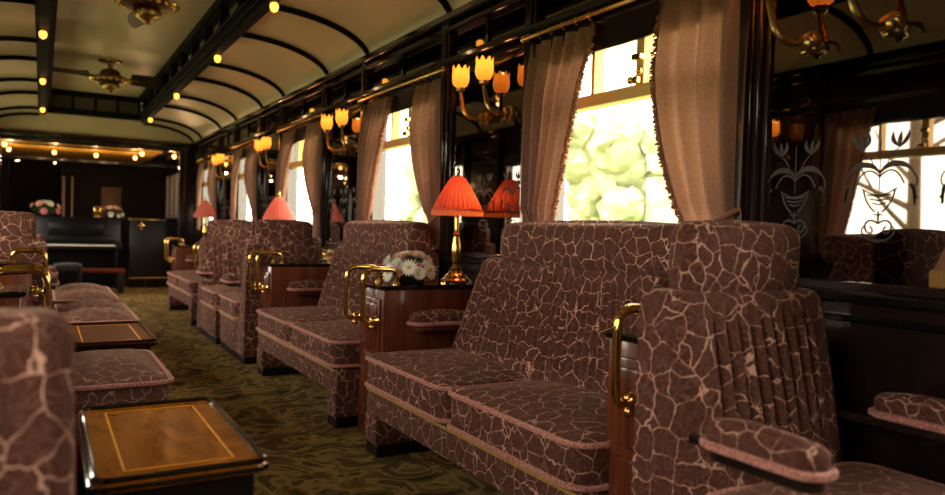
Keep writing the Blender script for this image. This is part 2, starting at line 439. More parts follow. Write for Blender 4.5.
def vault(x0, xe, z0=2.22, z1=2.49, n=14):
    return [(x0 + (xe - x0) * math.cos(PI / 2 * i / n), z0 + (z1 - z0) * math.sin(PI / 2 * i / n)) for i in range(n + 1)]
BR, BL = 1.28, -0.055
def ceiling_():
    bm = bmesh.new()
    for (xs, xe) in ((BR, WR), (BL, WL)):
        pr = vault(xs, xe)
        inner = [[bm.verts.new((x, y, z)) for x, z in pr] for y in (-1.2, YEND)]
        outer = [[bm.verts.new((x, y, z + .05)) for x, z in pr] for y in (-1.2, YEND)]
        for q in (inner, outer):
            for i in range(len(pr) - 1): bm.faces.new((q[0][i], q[0][i + 1], q[1][i + 1], q[1][i]))
    box(bm, BL - .0, BR + .0, -1.2, YEND, 2.76, 2.82)
    # flat piece closing the vault beyond the end of the raised deck
    box(bm, BL, BR, 11.35, YEND, 2.49, 2.54)
    struct('ceiling', bm, 'cream')
    # beams along the raised deck with its dark glazed sides
    for nm, xo, s in (('trim_7', BR, -1), ('trim_8', BL, 1)):
        bm = bmesh.new()
        def b2(d0, d1, z0, z1, y0=-1.2, y1=11.35, r=.006):
            xa, xb = sorted((xo + s * d0, xo + s * d1)); box(bm, xa, xb, y0, y1, z0, z1, r, 1)
        b2(0, .11, 2.445, 2.50); b2(.02, .09, 2.41, 2.45); b2(.07, .13, 2.50, 2.53)
        b2(.075, .14, 2.70, 2.76); b2(-.005, .02, 2.46, 2.535)
        y = -.9
        while y < 11.3:
            b2(.078, .115, 2.52, 2.71, y - .02, y + .02, .003); y += .62
        struct(nm, bm, 'ceilbeam')
        bm = bmesh.new(); xa, xb = sorted((xo + s * .08, xo + s * .06)); box(bm, xa, xb, -1.2, 11.35, 2.5, 2.74)
        g = struct('trim_9' if s < 0 else 'trim_10', bm, 'glassdark', smooth=False)
    # end of the raised deck: dark frame with leaded panels
    bm = bmesh.new()
    box(bm, BL, BR, 11.27, 11.37, 2.44, 2.52, .008); box(bm, BL + .1, BR - .1, 11.27, 11.36, 2.69, 2.76, .008)
    for k in range(5): 
        x = BL + .12 + (BR - BL - .24) * k / 4; box(bm, x - .018, x + .018, 11.28, 11.35, 2.5, 2.72, .003)
    struct('trim_11', bm, 'ceilbeam')
    bm = bmesh.new()
    box(bm, BL + .1, BR - .1, 11.33, 11.36, 2.5, 2.72); struct('trim_12', bm, simple('leaded_glass', (0.10, 0.085, 0.075), 0.3), smooth=False)
    # transverse ribs under the vaults
    bm = bmesh.new()
    for y in RIBS[:-1] + [11.86]:
        for xs, xe, s in ((BR, WR, 1), (BL, WL, -1)):
            pr = vault(xs, xe, 2.21, 2.475)
            rs = []
            for i, (x, z) in enumerate(pr):
                a = PI / 2 * i / (len(pr) - 1); nx, nz = -s * math.cos(a) * .4, -math.sin(a)
                l = math.hypot(nx, nz); nx, nz = nx / l, nz / l
                rs.append([Vector((x - nx * .012, y - .017, z - nz * .012)), Vector((x - nx * .012, y + .017, z - nz * .012)), Vector((x + nx * .022, y + .011, z + nz * .022)), Vector((x + nx * .022, y - .011, z + nz * .022))])
            rings(bm, rs)
    struct('trim_13', bm, 'ceilbeam')
ceiling_()

def end_():
    struct('wall_front', B(WL - .1, WR + .1, -1.3, -1.2, 0, 2.85), 'darkwood', smooth=False)  # unseen, added to stop sky light behind the camera; the real car runs on
    bm = bmesh.new(); box(bm, WL - .1, WR + .1, YEND + .05, YEND + .1, 2.3, 2.85); box(bm, WL - .1, WR + .1, -1.3, 18, 2.84, 2.9); struct('roof', bm, 'black', smooth=False)
    # cream lunette over a dark header with an opening into the bar compartment
    bm = bmesh.new()
    pr = [(WL, 2.2)] + vault(BL, WL) + list(reversed(vault(BR, WR))) + [(WR, 2.2)]
    for y in (YEND, YEND + .06):
        pass
    f = [bm.verts.new((x, YEND - .005, z)) for x, z in pr]; g = [bm.verts.new((x, YEND + .06, z)) for x, z in pr]
    bm.faces.new(f); bm.faces.new(g)
    for i in range(len(f)): bm.faces.new((f[i], f[(i + 1) % len(f)], g[(i + 1) % len(f)], g[i]))
    struct('wall_back', bm, 'cream', smooth=False)
    bm = bmesh.new()
    box(bm, WL, WR, YEND - .06, YEND + .1, 2.165, 2.235, .01); box(bm, WL, WR, YEND - .03, YEND + .07, 2.095, 2.17, .008)
    box(bm, 1.80, WR, YEND - .05, YEND + .10, 0, 2.2, .008); box(bm, WL, WL + .2, YEND - .05, YEND + .1, 0, 2.2, .008)
    box(bm, 1.78, 1.84, YEND - .07, YEND - .03, 0, 2.15, .008)
    struct('trim_14', bm, 'darkwood')
    # gold ceiling of the compartment beyond, with dark border
    bm = bmesh.new(); box(bm, WL, WR, YEND + .08, 15.3, 2.115, 2.16); struct('ceiling_bar', bm, 'goldceil', smooth=False)
    bm = bmesh.new()
    box(bm, 1.58, 1.66, YEND + .1, 15.0, 2.085, 2.116, .008); box(bm, WL, WR, 14.95, 15.4, 2.04, 2.18, .01)
    box(bm, 1.66, WR, YEND + .1, 18, 2.10, 2.114, .004); box(bm, -.5, 1.35, 12.42, 12.45, 2.095, 2.114, .004)
    struct('trim_15', bm, 'darkwood')
    bm = bmesh.new(); box(bm, WL, WR, 15.3, 18, 2.24, 2.28); struct('ceiling_corridor', bm, 'cream', smooth=False)
    # far wall with doorway on its left
    bm = bmesh.new()
    box(bm, .30, WR, 15.5, 15.6, 0, 2.28); box(bm, WL, WR, 15.48, 15.6, 2.10, 2.28); box(bm, WL, -.52, 15.5, 15.6, 0, 2.28)
    struct('wall_far', bm, 'dullwood', smooth=False)
    bm = bmesh.new(); box(bm, WL - .1, WR + .1, 17.9, 18, 0, 2.3); struct('wall_end', bm, 'dullwood', smooth=False)
    bm = bmesh.new()
    for x, r in ((.335, .025), (.475, .018)): box(bm, x - r, x + r, 15.42, 15.5, .02, 1.82, .008)
    struct('trim_16', bm, simple('pale_jamb', (0.55, 0.42, 0.33), 0.4))
    bm = bmesh.new()
    for y in (12.45, 12.9, 13.35, 13.85, 14.4): box(bm, 1.955, 2.0, y - .022, y + .022, 1.1, 1.86, .006)
    struct('trim_17', bm, simple('grey_slat', (0.34, 0.29, 0.28), 0.35))
    bm = bmesh.new(); box(bm, .96, 1.30, 15.47, 15.5, 1.08, 1.66, .008); 
    tag(obj('wall_panel', bm, simple('brown_panel', (0.20, 0.10, 0.065), 0.5)), 'brown upright picture panel on the far dark wall above the piano', 'panel')
end_()

# ------------------------------------------------------------------ seating
def back_rings(w0, w1, z0, z1, tilt, th, ridges=0, amp=0.010, r=0.05, x_of=None, n=16, zr0=None, nrx=64, edge=0.10):
    """upholstered back. local: front faces -Y, width along X; returns rings bottom->top. rear face y=0 at the bottom, leaning back by tilt"""
    rs = []
    def ring(t, ins, z):
        w = (w0 + (w1 - w0) * t) / 2 - ins; yb = tilt * t; yf = yb - th(t) + ins; yr = yb - ins * .4
        rc = max(.012, r - ins * .6); pts = []
        # front edge sampled from -w to +w
        fr = []
        for i in range(nrx + 1):
            x = -w + 2 * w * i / nrx; e = min(1, (w - abs(x)) / max(rc, 1e-3)); y = yf + rc * (1 - math.sqrt(max(0, 1 - (1 - e) ** 2)))
            u = (abs(x)) / w
            if ridges and u < 1 - edge and zr0 is not None:
                fade = min(1, max(0, (z - zr0) / .08)) * min(1, max(0, (z1 - .03 - z) / .06)) * min(1, (1 - edge - u) / .08)
                y += amp * fade * (1 - abs(math.sin(x / w * ridges * PI / 2)) * 1.6)
            y -= .018 * (1 - u * u) * math.sin(PI * t)
            fr.append(Vector((x, y, z)))
        bk = [Vector((w, yr, z)), Vector((0, yr, z)), Vector((-w, yr, z))]
        return fr + bk
    for i in range(n + 1):
        t = i / n; rs.append(ring(t, 0, z0 + (z1 - z0 - r) * t))
    for i in range(1, 6):
        a = PI / 2 * i / 5; rs.append(ring(1, r * (1 - math.cos(a)), z1 - r + r * math.sin(a)))
    return rs

def cushion(nm, parent, x0, x1, y0, y1, z0, z1, rc=.06, bulge=.022, mat='fabric', re=.022):
    bm = bmesh.new(); slab(bm, x0, x1, y0, y1, z0, z1, rc, re, bulge)
    c = obj(nm, bm, mat, parent)
    for z, d in ((z1 - .014, .004), (z0 + .012, .004)):
        bm = bmesh.new(); outline_tube(bm, x0 - d, x1 + d, y0 - d, y1 + d, z, rc, .0095); obj('piping', bm, 'braid', c)
    return c
def arm_pad(parent, c, ln, ax, w=.105, support=None):
    """padded arm rest along axis ax ('x' or 'y') centred at c (underside)"""
    hx, hy = (ln / 2, w / 2) if ax == 'x' else (w / 2, ln / 2)
    bm = bmesh.new(); slab(bm, c[0] - hx, c[0] + hx, c[1] - hy, c[1] + hy, c[2] + .012, c[2] + .068, min(hx, hy) * .95, .022, .012)
    a = obj('armrest', bm, 'fabric', parent)
    bm = bmesh.new(); outline_tube(bm, c[0] - hx - .003, c[0] + hx + .003, c[1] - hy - .003, c[1] + hy + .003, c[2] + .018, min(hx, hy) * .95, .010); obj('piping', bm, 'braid', a)
    bm = bmesh.new(); slab(bm, c[0] - hx + .008, c[0] + hx - .008, c[1] - hy + .008, c[1] + hy - .008, c[2] - .018, c[2] + .012, min(hx, hy) * .9, .006)
    if support: support(bm)
    obj('rail', bm, 'darkwood' if support else 'wood', a)
    return a

def make_sofa(label, loc, rot, group):
    """local: front x=0 facing -X, length along Y (1.56), depth .72"""
    t = thing('banquette_sofa', label, 'sofa', loc, rot, group)
    h = .78
    bm = bmesh.new(); box(bm, .02, .70, -h, h, .175, .305, .012, 2)
    obj('seat_base', bm, 'fabric', t)
    for s in (-1, 1):
        bm = bmesh.new(); box(bm, .012, .50, s * h - (.135 if s > 0 else 0), s * h + (0 if s > 0 else .135), .055, .185, .012, 2)
        f = obj('foot', bm, 'fabric', t)
        bm = bmesh.new(); box(bm, .02, .49, s * (h - .0675) - .062, s * (h - .0675) + .062, 0, .058, .004, 1); obj('plinth', bm, 'black', f)
    bm = bmesh.new(); tube(bm, [(.016, -h + .02, .292), (.016, 0, .292), (.016, h - .02, .292)], .0065, 6); tube(bm, [(.016, h - .02, .292), (.03, h, .292), (.3, h + .003, .292)], .0065, 6); obj('cord', bm, 'goldcord', t)
    for s in (-1, 1):
        y0, y1 = (-h, -.003) if s < 0 else (.003, h)
        cushion('seat_cushion', t, 0, .56, y0, y1, .305, .450, .07, .032, 'fabric', .03)
    # sloping ruched back, local Y of the profile becomes +X here
    rs = back_rings(2 * h - .06, 2 * h - .40, .30, .90, .09, lambda q: .24 - .02 * q, 34, .010, .05, zr0=.46, n=18, nrx=220, edge=.06)
    mp = lambda p: Vector((p.y + .60, -p.x, p.z))
    bm = bmesh.new(); rings(bm, [[mp(p) for p in r] for r in rs]); obj('backrest', bm, 'fabric', t)
    bm = bmesh.new()
    slab(bm, .462, .615, -h + .10, h - .36, .875, 1.062, .07, .055, .012)
    obj('headrest', bm, 'fabric', t)
    return t

def make_chair(label, loc, rot, group):
    """local: faces -Y, rear at y=0, width .60, seat to y=-.86"""
    t = thing('upholstered_armchair', label, 'armchair', loc, rot, group)
    bm = bmesh.new(); box(bm, -.29, .29, -.84, -.20, .06, .30, .02, 2); obj('seat_base', bm, 'fabric', t)
    bm = bmesh.new(); box(bm, -.28, .28, -.83, -.02, 0, .062, .004, 1); obj('plinth', bm, 'black', t)
    bm = bmesh.new(); tube(bm, [(-.293, -.24, .292), (-.293, -.80, .292), (-.28, -.842, .292), (.28, -.842, .292), (.293, -.80, .292), (.293, -.24, .292)], .0065, 6); obj('cord', bm, 'goldcord', t)
    cushion('seat_cushion', t, -.30, .30, -.86, -.22, .302, .450, .07, .032, 'fabric', .03)
    rs = back_rings(.58, .56, .06, .89, .0, lambda q: .27 - .13 * q, 13, .0115, .045, zr0=.46, n=22, nrx=150, edge=.26)
    bm = bmesh.new(); rings(bm, rs); obj('backrest', bm, 'fabric', t)
    bm = bmesh.new(); slab(bm, -.22, .21, -.115, -.012, .86, 1.06, .045, .042, .006); obj('headrest', bm, 'fabric', t)
    for s in (-1, 1):
        arm_pad(t, (s * .308 + .004, -.395, .566), .27, 'y', .085, lambda b, s=s: box(b, s * .278 - .012, s * .278 + .012, -.30, -.18, .552, .572, .003, 1))
    return t

def make_cabinet(label, loc, rot, group, pads=(-1, 1), back=.60, handles=(-.095, .118), w=.145):
    """local: front x=0 facing -X, width .30 along Y, top at .752"""
    t = thing('partition_cabinet', label, 'cabinet', loc, rot, group)
    bm = bmesh.new(); box(bm, .012, back, -w, w, .0, .735, .006, 2); obj('body', bm, 'wood', t)
    bm = bmesh.new()
    pts = rrect(-.005, back, -w - .008, w + .008, .02, 5, 4)
    rings(bm, [[Vector((a, b, z)) for a, b in rrect(-.005 + i, back - i, -w - .008 + i, w + .008 - i, .02, 5, 4)] for i, z in ((.004, .733), (0, .739), (0, .748), (.005, .754))])
    obj('top', bm, 'lacquer', t)
    bm = bmesh.new(); box(bm, .0, .02, -w + .03, w - .03, .10, .69, .006, 2); box(bm, -.006, .004, -w + .05, w - .05, .45, .665, .008, 2); box(bm, -.006, .004, -w + .055, w - .055, .13, .42, .008, 2)
    obj('door', bm, 'wood', t)
    for y in handles:
        bm = bmesh.new()
        p = [(-.012, y, .585), (-.045, y, .578)] + bez((-.045, y, .578), (-.068, y, .578), (-.072, y, .60), (-.072, y, .63), 6)[1:] + [(-.072, y, .70), (-.072, y, .765)] + bez((-.072, y, .765), (-.072, y, .815), (-.05, y, .828), (-.02, y, .828), 8)[1:] + [(.05, y, .826)] + bez((.05, y, .826), (.09, y, .826), (.10, y, .81), (.10, y, .785), 6)[1:] + [(.10, y, .75)]
        tube(bm, p, .0125, 10)
        hd = obj('handle', bm, 'brass', t)
        bm = bmesh.new(); lathe(bm, [(.0, .01), (.026, .008), (.026, -.004), (.018, -.012), (.018, -.03), (.010, -.036), (0.0, -.036)], 14, (y, .585), axis='x')
        sphere(bm, (-.024, y, .556), .014); obj('rosette', bm, 'brass', hd)
        bm = bmesh.new(); lathe(bm, [(.022, .753), (.022, .760), (.014, .768)], 12, (.10, y)); obj('rosette', bm, 'brass', hd)
    for s in pads:
        arm_pad(t, (.28, s * (w + .052), .562), .31, 'x', .10)
    return t

G_S, G_C, G_A = 'aisle sofas along the walls', 'partition cabinets between the seats', 'armchairs facing each other in pairs'
sofa = make_sofa('two-seat brown velvet sofa in the middle, large and whole, under the nearest curtained window', (1.27, 2.33, 0), 0, G_S)
dup(sofa, (1.27, 4.28, 0), 0, 'second two-seat brown sofa, behind the flower cabinet, seen end-on past two brass handles')
dup(sofa, (1.27, 8.42, 0), 0, 'farthest right-hand brown sofa, small and blurred, beside the far pink lamp')
dup(sofa, (2 * CX - 1.27, 2.33, 0), PI, 'sofa on the left wall mostly hidden behind the blurred foreground chair')
cab = make_cabinet('mahogany cabinet carrying the flowers and the red lamp, with two tall brass handles', (1.36, 3.27, 0), 0, G_C, back=.63)
cab0 = make_cabinet('narrow mahogany cabinet squeezed behind the large foreground armchair, one brass handle showing', (1.36, 1.465, 0), 0, G_C, (1,), back=.63, handles=(-.03,), w=.10)
dup(cab, (1.36, 5.21, 0), 0, 'mahogany cabinet beyond the second sofa, one brass handle and a small arm pad', G_C)
dup(cab, (1.36, 7.42, 0), 0, 'cabinet mostly hidden behind the far armchair facing the camera', G_C)
dup(cab, (1.36, 9.40, 0), 0, 'farthest cabinet with brass handle, holding the small far pink lamp', G_C)
dup(cab, (2 * CX - 1.36, 3.27, 0), PI, 'left-hand cabinet with the big blurred brass handle behind the foreground chair', G_C)
dup(cab, (2 * CX - 1.36, 5.21, 0), PI, 'left-hand cabinet farther back, its thin brass handle in front of a chair back', G_C)
XC = 1.56
chair = make_chair('large brown velvet armchair in the right foreground with ruched back and head rest', (XC, 1.35, 0), 0, G_A)
dup(chair, (XC, 5.385, 0), PI, 'right-side armchair turned away, its plain back rising behind the second cabinet')
dup(chair, (XC, 7.24, 0), 0, 'far right-side armchair facing the camera with small arm pads, before the far pink lamp')
lc = dup(chair, (2 * CX - XC + .012, 1.27, 0), 0, 'blurred brown chair back cut off by the lower left corner')
for ch in lc.children:
    if ch.name.startswith('headrest'): ch.location.x = -.09
dup(chair, (2 * CX - XC, 5.385, 0), PI, 'left-side armchair back with tall head rest, seen beyond the brass handles')
dup(chair, (2 * CX - XC, 7.24, 0), 0, 'left-side armchair just peeking out behind the other left chair back')

# ------------------------------------------------------------------ stools and low tables in the aisle row
def make_stool(label, x0, x1, y0, y1, h, group, ncush=1):
    cx, cy = (x0 + x1) / 2, (y0 + y1) / 2; a, b = (x1 - x0) / 2, (y1 - y0) / 2
    t = thing('upholstered_stool', label, 'stool', (cx, cy, 0), 0, group)
    bm = bmesh.new(); box(bm, -a + .02, a - .02, -b + .02, b - .02, .12, h - .145, .01, 2); obj('base', bm, 'wood', t)
    for sx in (-1, 1):
        for sy in (-1, 1):
            bm = bmesh.new(); x, y = sx * (a - .05), sy * (b - .05); lathe(bm, [(.018, 0), (.022, .01), (.026, .13)], 10, (x, y)); obj('leg', bm, 'black', t)
    for k in range(ncush):
        q0 = -b + 2 * b * k / ncush; q1 = -b + 2 * b * (k + 1) / ncush
        cushion('seat_cushion', t, -a, a, q0 + .003, q1 - .003, h - .145, h - .01, .06, .045, 'fabric_plain', .034)
    return t
G_ST = 'upholstered stools in a row down the aisle'
make_stool('nearest upholstered stool, between the two inlaid coffee tables', .08, .425, 2.88, 3.62, .455, G_ST)
make_stool('middle stool with two cushions behind the second, red coffee table', .09, .50, 4.72, 5.78, .455, G_ST, 2)
make_stool('farthest stool with two cushions, before the piano bench', .09, .50, 6.05, 7.25, .455, G_ST, 2)

def make_table(label, x0, x1, y0, y1, h, top, group):
    cx, cy = (x0 + x1) / 2, (y0 + y1) / 2; a, b = (x1 - x0) / 2, (y1 - y0) / 2
    t = thing('coffee_table', label, 'coffee table', (cx, cy, 0), 0, group)
    bm = bmesh.new(); rings(bm, [[Vector((p, q, z)) for p, q in rrect(-a + i, a - i, -b + i, b - i, .035, 5, 4)] for i, z in ((.012, h - .035), (0, h - .027), (0, h - .012), (.004, h - .006))]); obj('top', bm, top, t)
    bm = bmesh.new(); outline_tube(bm, -a + .008, a - .008, -b + .008, b - .008, h - .003, .03, .0075); outline_tube(bm, -a + .0, a - .0, -b + .0, b - .0, h - .02, .035, .006); obj('rim', bm, 'lacquer', t)
    bm = bmesh.new(); i = .068; e = .0028
    xa, xb, ya, yb = -a + i, a - i, -b + i, b - i; z0, z1 = h - .0055, h - .0042
    for q in ((xa, xb, ya, ya + 2 * e), (xa, xb, yb - 2 * e, yb), (xa, xa + 2 * e, ya, yb), (xb - 2 * e, xb, ya, yb)): box(bm, *q, z0 - .002, z1)
    obj('inlay', bm, 'inlay', t, smooth=False)
    bm = bmesh.new(); box(bm, -a + .03, a - .03, -b + .03, b - .03, h - .13, h - .034, .004, 1); obj('apron', bm, 'black', t)
    for sx in (-1, 1):
        for sy in (-1, 1):
            bm = bmesh.new(); x, y = sx * (a - .052), sy * (b - .052); box(bm, x - .024, x + .024, y - .024, y + .024, 0, h - .125, .004, 1); obj('leg', bm, 'black', t)
    bm = bmesh.new(); box(bm, -a + .05, a - .05, -b + .05, b - .05, .10, h - .128, .004, 1); obj('body', bm, 'lacquer', t)
    return t
G_T = 'low inlaid tables in the aisle row'
make_table('low coffee table in the left foreground, orange-brown top with thin gold inlay line', .095, .475, 1.72, 2.43, .465, 'tabletop', G_T)
make_table('second low coffee table with dark red top, between two stools', .10, .49, 3.78, 4.52, .455, 'tabletop_red', G_T)

# ------------------------------------------------------------------ table lamps
def make_lamp(label, loc, group, shade='redshade', fr='redfringe', power=.8, k=1.0):
    t = thing('table_lamp', label, 'lamp', loc, 0, group)
    bm = bmesh.new(); lathe(bm, [(.078, 0), (.080, .010), (.074, .018), (.060, .024), (.056, .036), (.040, .046), (.030, .062), (.032, .070), (.024, .082)], 24); obj('base', bm, 'brass', t)
    bm = bmesh.new(); lathe(bm, [(.020, .078), (.014, .095), (.018, .105), (.022, .13), (.024, .16), (.020, .20), (.014, .235), (.020, .245), (.014, .255), (.010, .27), (.012, .34), (.006, .38), (.005, .53)], 16); obj('stem', bm, 'brass', t)
    bm = bmesh.new(); n = 144
    prof = [(.126, .366), (.113, .400), (.092, .442), (.067, .486), (.042, .526), (.027, .542)]
    rs = [[Vector((r * (1 + .035 * math.cos(30 * 2 * PI * j / n)) * math.cos(2 * PI * j / n), r * (1 + .035 * math.cos(30 * 2 * PI * j / n)) * math.sin(2 * PI * j / n), z)) for j in range(n)] for r, z in prof]
    rings(bm, rs, caps=False); sh = obj('lamp_shade', bm, shade, t)
    bm = bmesh.new(); n = 120
    prof = [(.129, .374), (.132, .366), (.130, .345)]
    rs = []
    for q, (r, z) in enumerate(prof):
        rs.append([Vector(((r + .003 * (j % 2)) * math.cos(2 * PI * j / n), (r + .003 * (j % 2)) * math.sin(2 * PI * j / n), z - (.006 * (j % 2) if q == 2 else 0))) for j in range(n)])
    rings(bm, rs, caps=False); obj('fringe', bm, fr, sh)
    bm = bmesh.new(); lathe(bm, [(.012, .526), (.016, .544), (.008, .552), (.013, .564), (.009, .580), (.0, .592)], 12); obj('finial', bm, 'brass', t)
    if power:
        bm = bmesh.new(); sphere(bm, (0, 0, .415), .018, 1, 1, 1.4); obj('bulb', bm, 'bulb' if power > .5 else 'ivory', t)
        ld = bpy.data.lights.new('lamp_light', 'POINT'); ld.energy = power; ld.color = (1, .55, .22); ld.shadow_soft_size = .03
        lo = bpy.data.objects.new('lamp_light', ld); COL.objects.link(lo); lo.parent = t; lo.location = (0.04, 0, .415)
    return t
G_L = 'red shaded brass table lamps'
make_lamp('lit red table lamp with brass stem standing on the flower cabinet', (1.83, 3.27, .754), G_L)
make_lamp('small pink-red lamp rising behind the turned-away armchair head rest', (1.765, 6.31, .724), G_L, 'pinkshade', 'pinkshade', power=.12)
make_lamp('smallest and farthest pink-red lamp, on the last cabinet before the far curtains', (1.72, 9.40, .754), G_L, 'pinkshade', 'pinkshade', power=.12)
t = thing('console_table', 'narrow dark table between the facing armchairs, carrying the small pink-red lamp', 'table', (1.72, 6.31, 0))
obj('top', B(-.24, .24, -.115, .115, .695, .724, .008), 'lacquer', t)
for sx in (-1, 1): obj('leg', B(sx * .20 - .02, sx * .20 + .02, -.04, .04, 0, .697, .004), 'black', t)
t = thing('bracket_lamp', 'gold fringed lamp shade just entering at the right edge of the photo', 'lamp', (WR - .012, .832, .80))
bm = bmesh.new(); lathe(bm, [(0, 0), (.04, 0), (.036, -.012), (.012, -.022), (0, -.022)], 16, (0, 0), axis='x'); obj('backplate', bm, 'brass', t)
bm = bmesh.new(); tube(bm, bez((-.01, 0, 0), (-.08, 0, -.03), (-.115, 0, 0), (-.115, 0, .09), 12) + [Vector((-.115, 0, .30))], .008, 8); obj('arm', bm, 'brass', t)
bm = bmesh.new(); n = 120; rs = []
for r, z in [(.118, .15), (.100, .20), (.076, .25), (.05, .30), (.03, .325)]:
    rs.append([Vector((-.115 + r * (1 + .02 * math.cos(30 * 2 * PI * q / n)) * math.cos(2 * PI * q / n), r * (1 + .02 * math.cos(30 * 2 * PI * q / n)) * math.sin(2 * PI * q / n), z)) for q in range(n)])
rings(bm, rs, caps=False); sh = obj('lamp_shade', bm, 'tanshade', t)
bm = bmesh.new(); rs = []
for k, (r, z) in enumerate(((.120, .158), (.124, .15), (.122, .122))):
    rs.append([Vector((-.115 + (r + .003 * (q % 2)) * math.cos(2 * PI * q / n), (r + .003 * (q % 2)) * math.sin(2 * PI * q / n), z - (.006 * (q % 2) if k == 2 else 0))) for q in range(n)])
rings(bm, rs, caps=False); obj('fringe', bm, 'goldshade', sh)

# ------------------------------------------------------------------ flowers on the cabinet
def petal(bm, c, u, d, nrm, ln, w, rise, curl):
    """one curved petal: from c outwards along d, rising along nrm, 4 x 3 patch"""
    g = []
    for i in range(5):
        t = i / 4; p = c + d * ln * (t - curl * t * t * .5) + nrm * ln * rise * (t ** 1.3); q = w * math.sin(PI * (.12 + .80 * t)) * ln
        g.append([bm.verts.new(p + u * q * k + nrm * ln * .10 * abs(k) * (1 if rise > .3 else 0)) for k in (-1, 0, 1)])
    for i in range(4):
        for k in range(2): bm.faces.new((g[i][k], g[i][k + 1], g[i + 1][k + 1], g[i + 1][k]))
def flower(bm, c, nrm, r, kind):
    nrm = Vector(nrm).normalized(); e1 = nrm.orthogonal().normalized(); e2 = nrm.cross(e1); c = Vector(c)
    lay = {'daisy': [(16, 1.0, .15, .06, 0)], 'rose': [(6, .95, .48, .45, .1), (5, .75, .5, .9, .4), (4, .5, .55, 1.5, .8)],
           'white': [(16, .95, .16, .25, 0), (14, .85, .16, .7, .1), (10, .65, .18, 1.2, .3), (6, .45, .2, 1.8, .6)],
           'pink': [(12, .95, .24, .3, 0), (10, .8, .26, .8, .2), (7, .55, .28, 1.4, .5)]}[kind]
    for q, (n, ln, w, rise, curl) in enumerate(lay):
        for i in range(n):
            a = 2 * PI * (i + .5 * (q % 2)) / n; d = e1 * math.cos(a) + e2 * math.sin(a)
            petal(bm, c, nrm.cross(d), d, nrm, r * ln, w, rise, curl)
def bouquet(label, loc, spec, r, parent_mat='leaf', bowl=False, cat='flowers'):
    t = thing('flower_arrangement', label, cat, loc)
    rnd = random.Random(len(label))
    bm = bmesh.new()
    lathe(bm, [(r * .55, 0), (r * .6, .012), (r * .62, .03), (r * .3, .05)], 16); obj('dish', bm, 'darkwood', t)
    bm = bmesh.new()
    for i in range(150):
        a = rnd.random() * 2 * PI; e = rnd.random() ** .7 * PI / 2; d = Vector((math.cos(a) * math.cos(e) * .9, math.sin(a) * math.cos(e) * 1.0, math.sin(e) * .72))
        c = d * r * rnd.uniform(.55, .95) + Vector((0, 0, .03)); s = Vector((rnd.uniform(-1, 1), rnd.uniform(-1, 1), rnd.uniform(-.4, .4))).normalized(); q = d.cross(s).normalized()
        l = r * rnd.uniform(.18, .32)
        ps = [c - s * l, c + q * l * .35, c + s * l + d * l * .3, c - q * l * .35]
        for p in ps: p.z = max(p.z, .012)
        bm.faces.new([bm.verts.new(p) for p in ps])
    obj('foliage', bm, 'leaf', t)
    for kind, a, e, q in spec:
        a, e = math.radians(a), math.radians(e); d = Vector((math.cos(a) * math.cos(e), math.sin(a) * math.cos(e), math.sin(e) * .8))
        c = d * r * 1.0 + Vector((0, 0, .035))
        if kind == 'daisy':
            bm = bmesh.new(); flower(bm, c, d, q, 'daisy'); f = obj('daisy', bm, 'white', t)
            bm = bmesh.new(); sphere(bm, c + d * q * .1, q * .22, 1, 1, .8); obj('daisy_eye', bm, 'yellow', f)
        else:
            m = {'rose': 'blush', 'pink': 'pink', 'white': 'white'}[kind]
            bm = bmesh.new(); flower(bm, c, d, q * .8, kind); obj({'rose': 'rose', 'pink': 'carnation', 'white': 'chrysanthemum'}[kind], bm, m, t)
    return t
bouquet('low bouquet of white daisies, blush roses and pink blooms on the cabinet', (1.56, 3.25, .754),
        [('daisy', -62, 22, .052), ('daisy', 188, 12, .05), ('daisy', -118, 28, .044), ('rose', -80, 70, .048), ('rose', 200, 62, .045), ('rose', -20, 50, .046), ('white', 150, 40, .05), ('white', 210, 35, .046), ('white', -40, 66, .046), ('white', -95, 12, .044), ('pink', -92, 34, .026), ('pink', -14, 22, .028), ('rose', 120, 60, .045), ('white', 20, 30, .04), ('white', 90, 75, .04), ('pink', -140, 14, .03), ('daisy', 60, 25, .045)], .125)

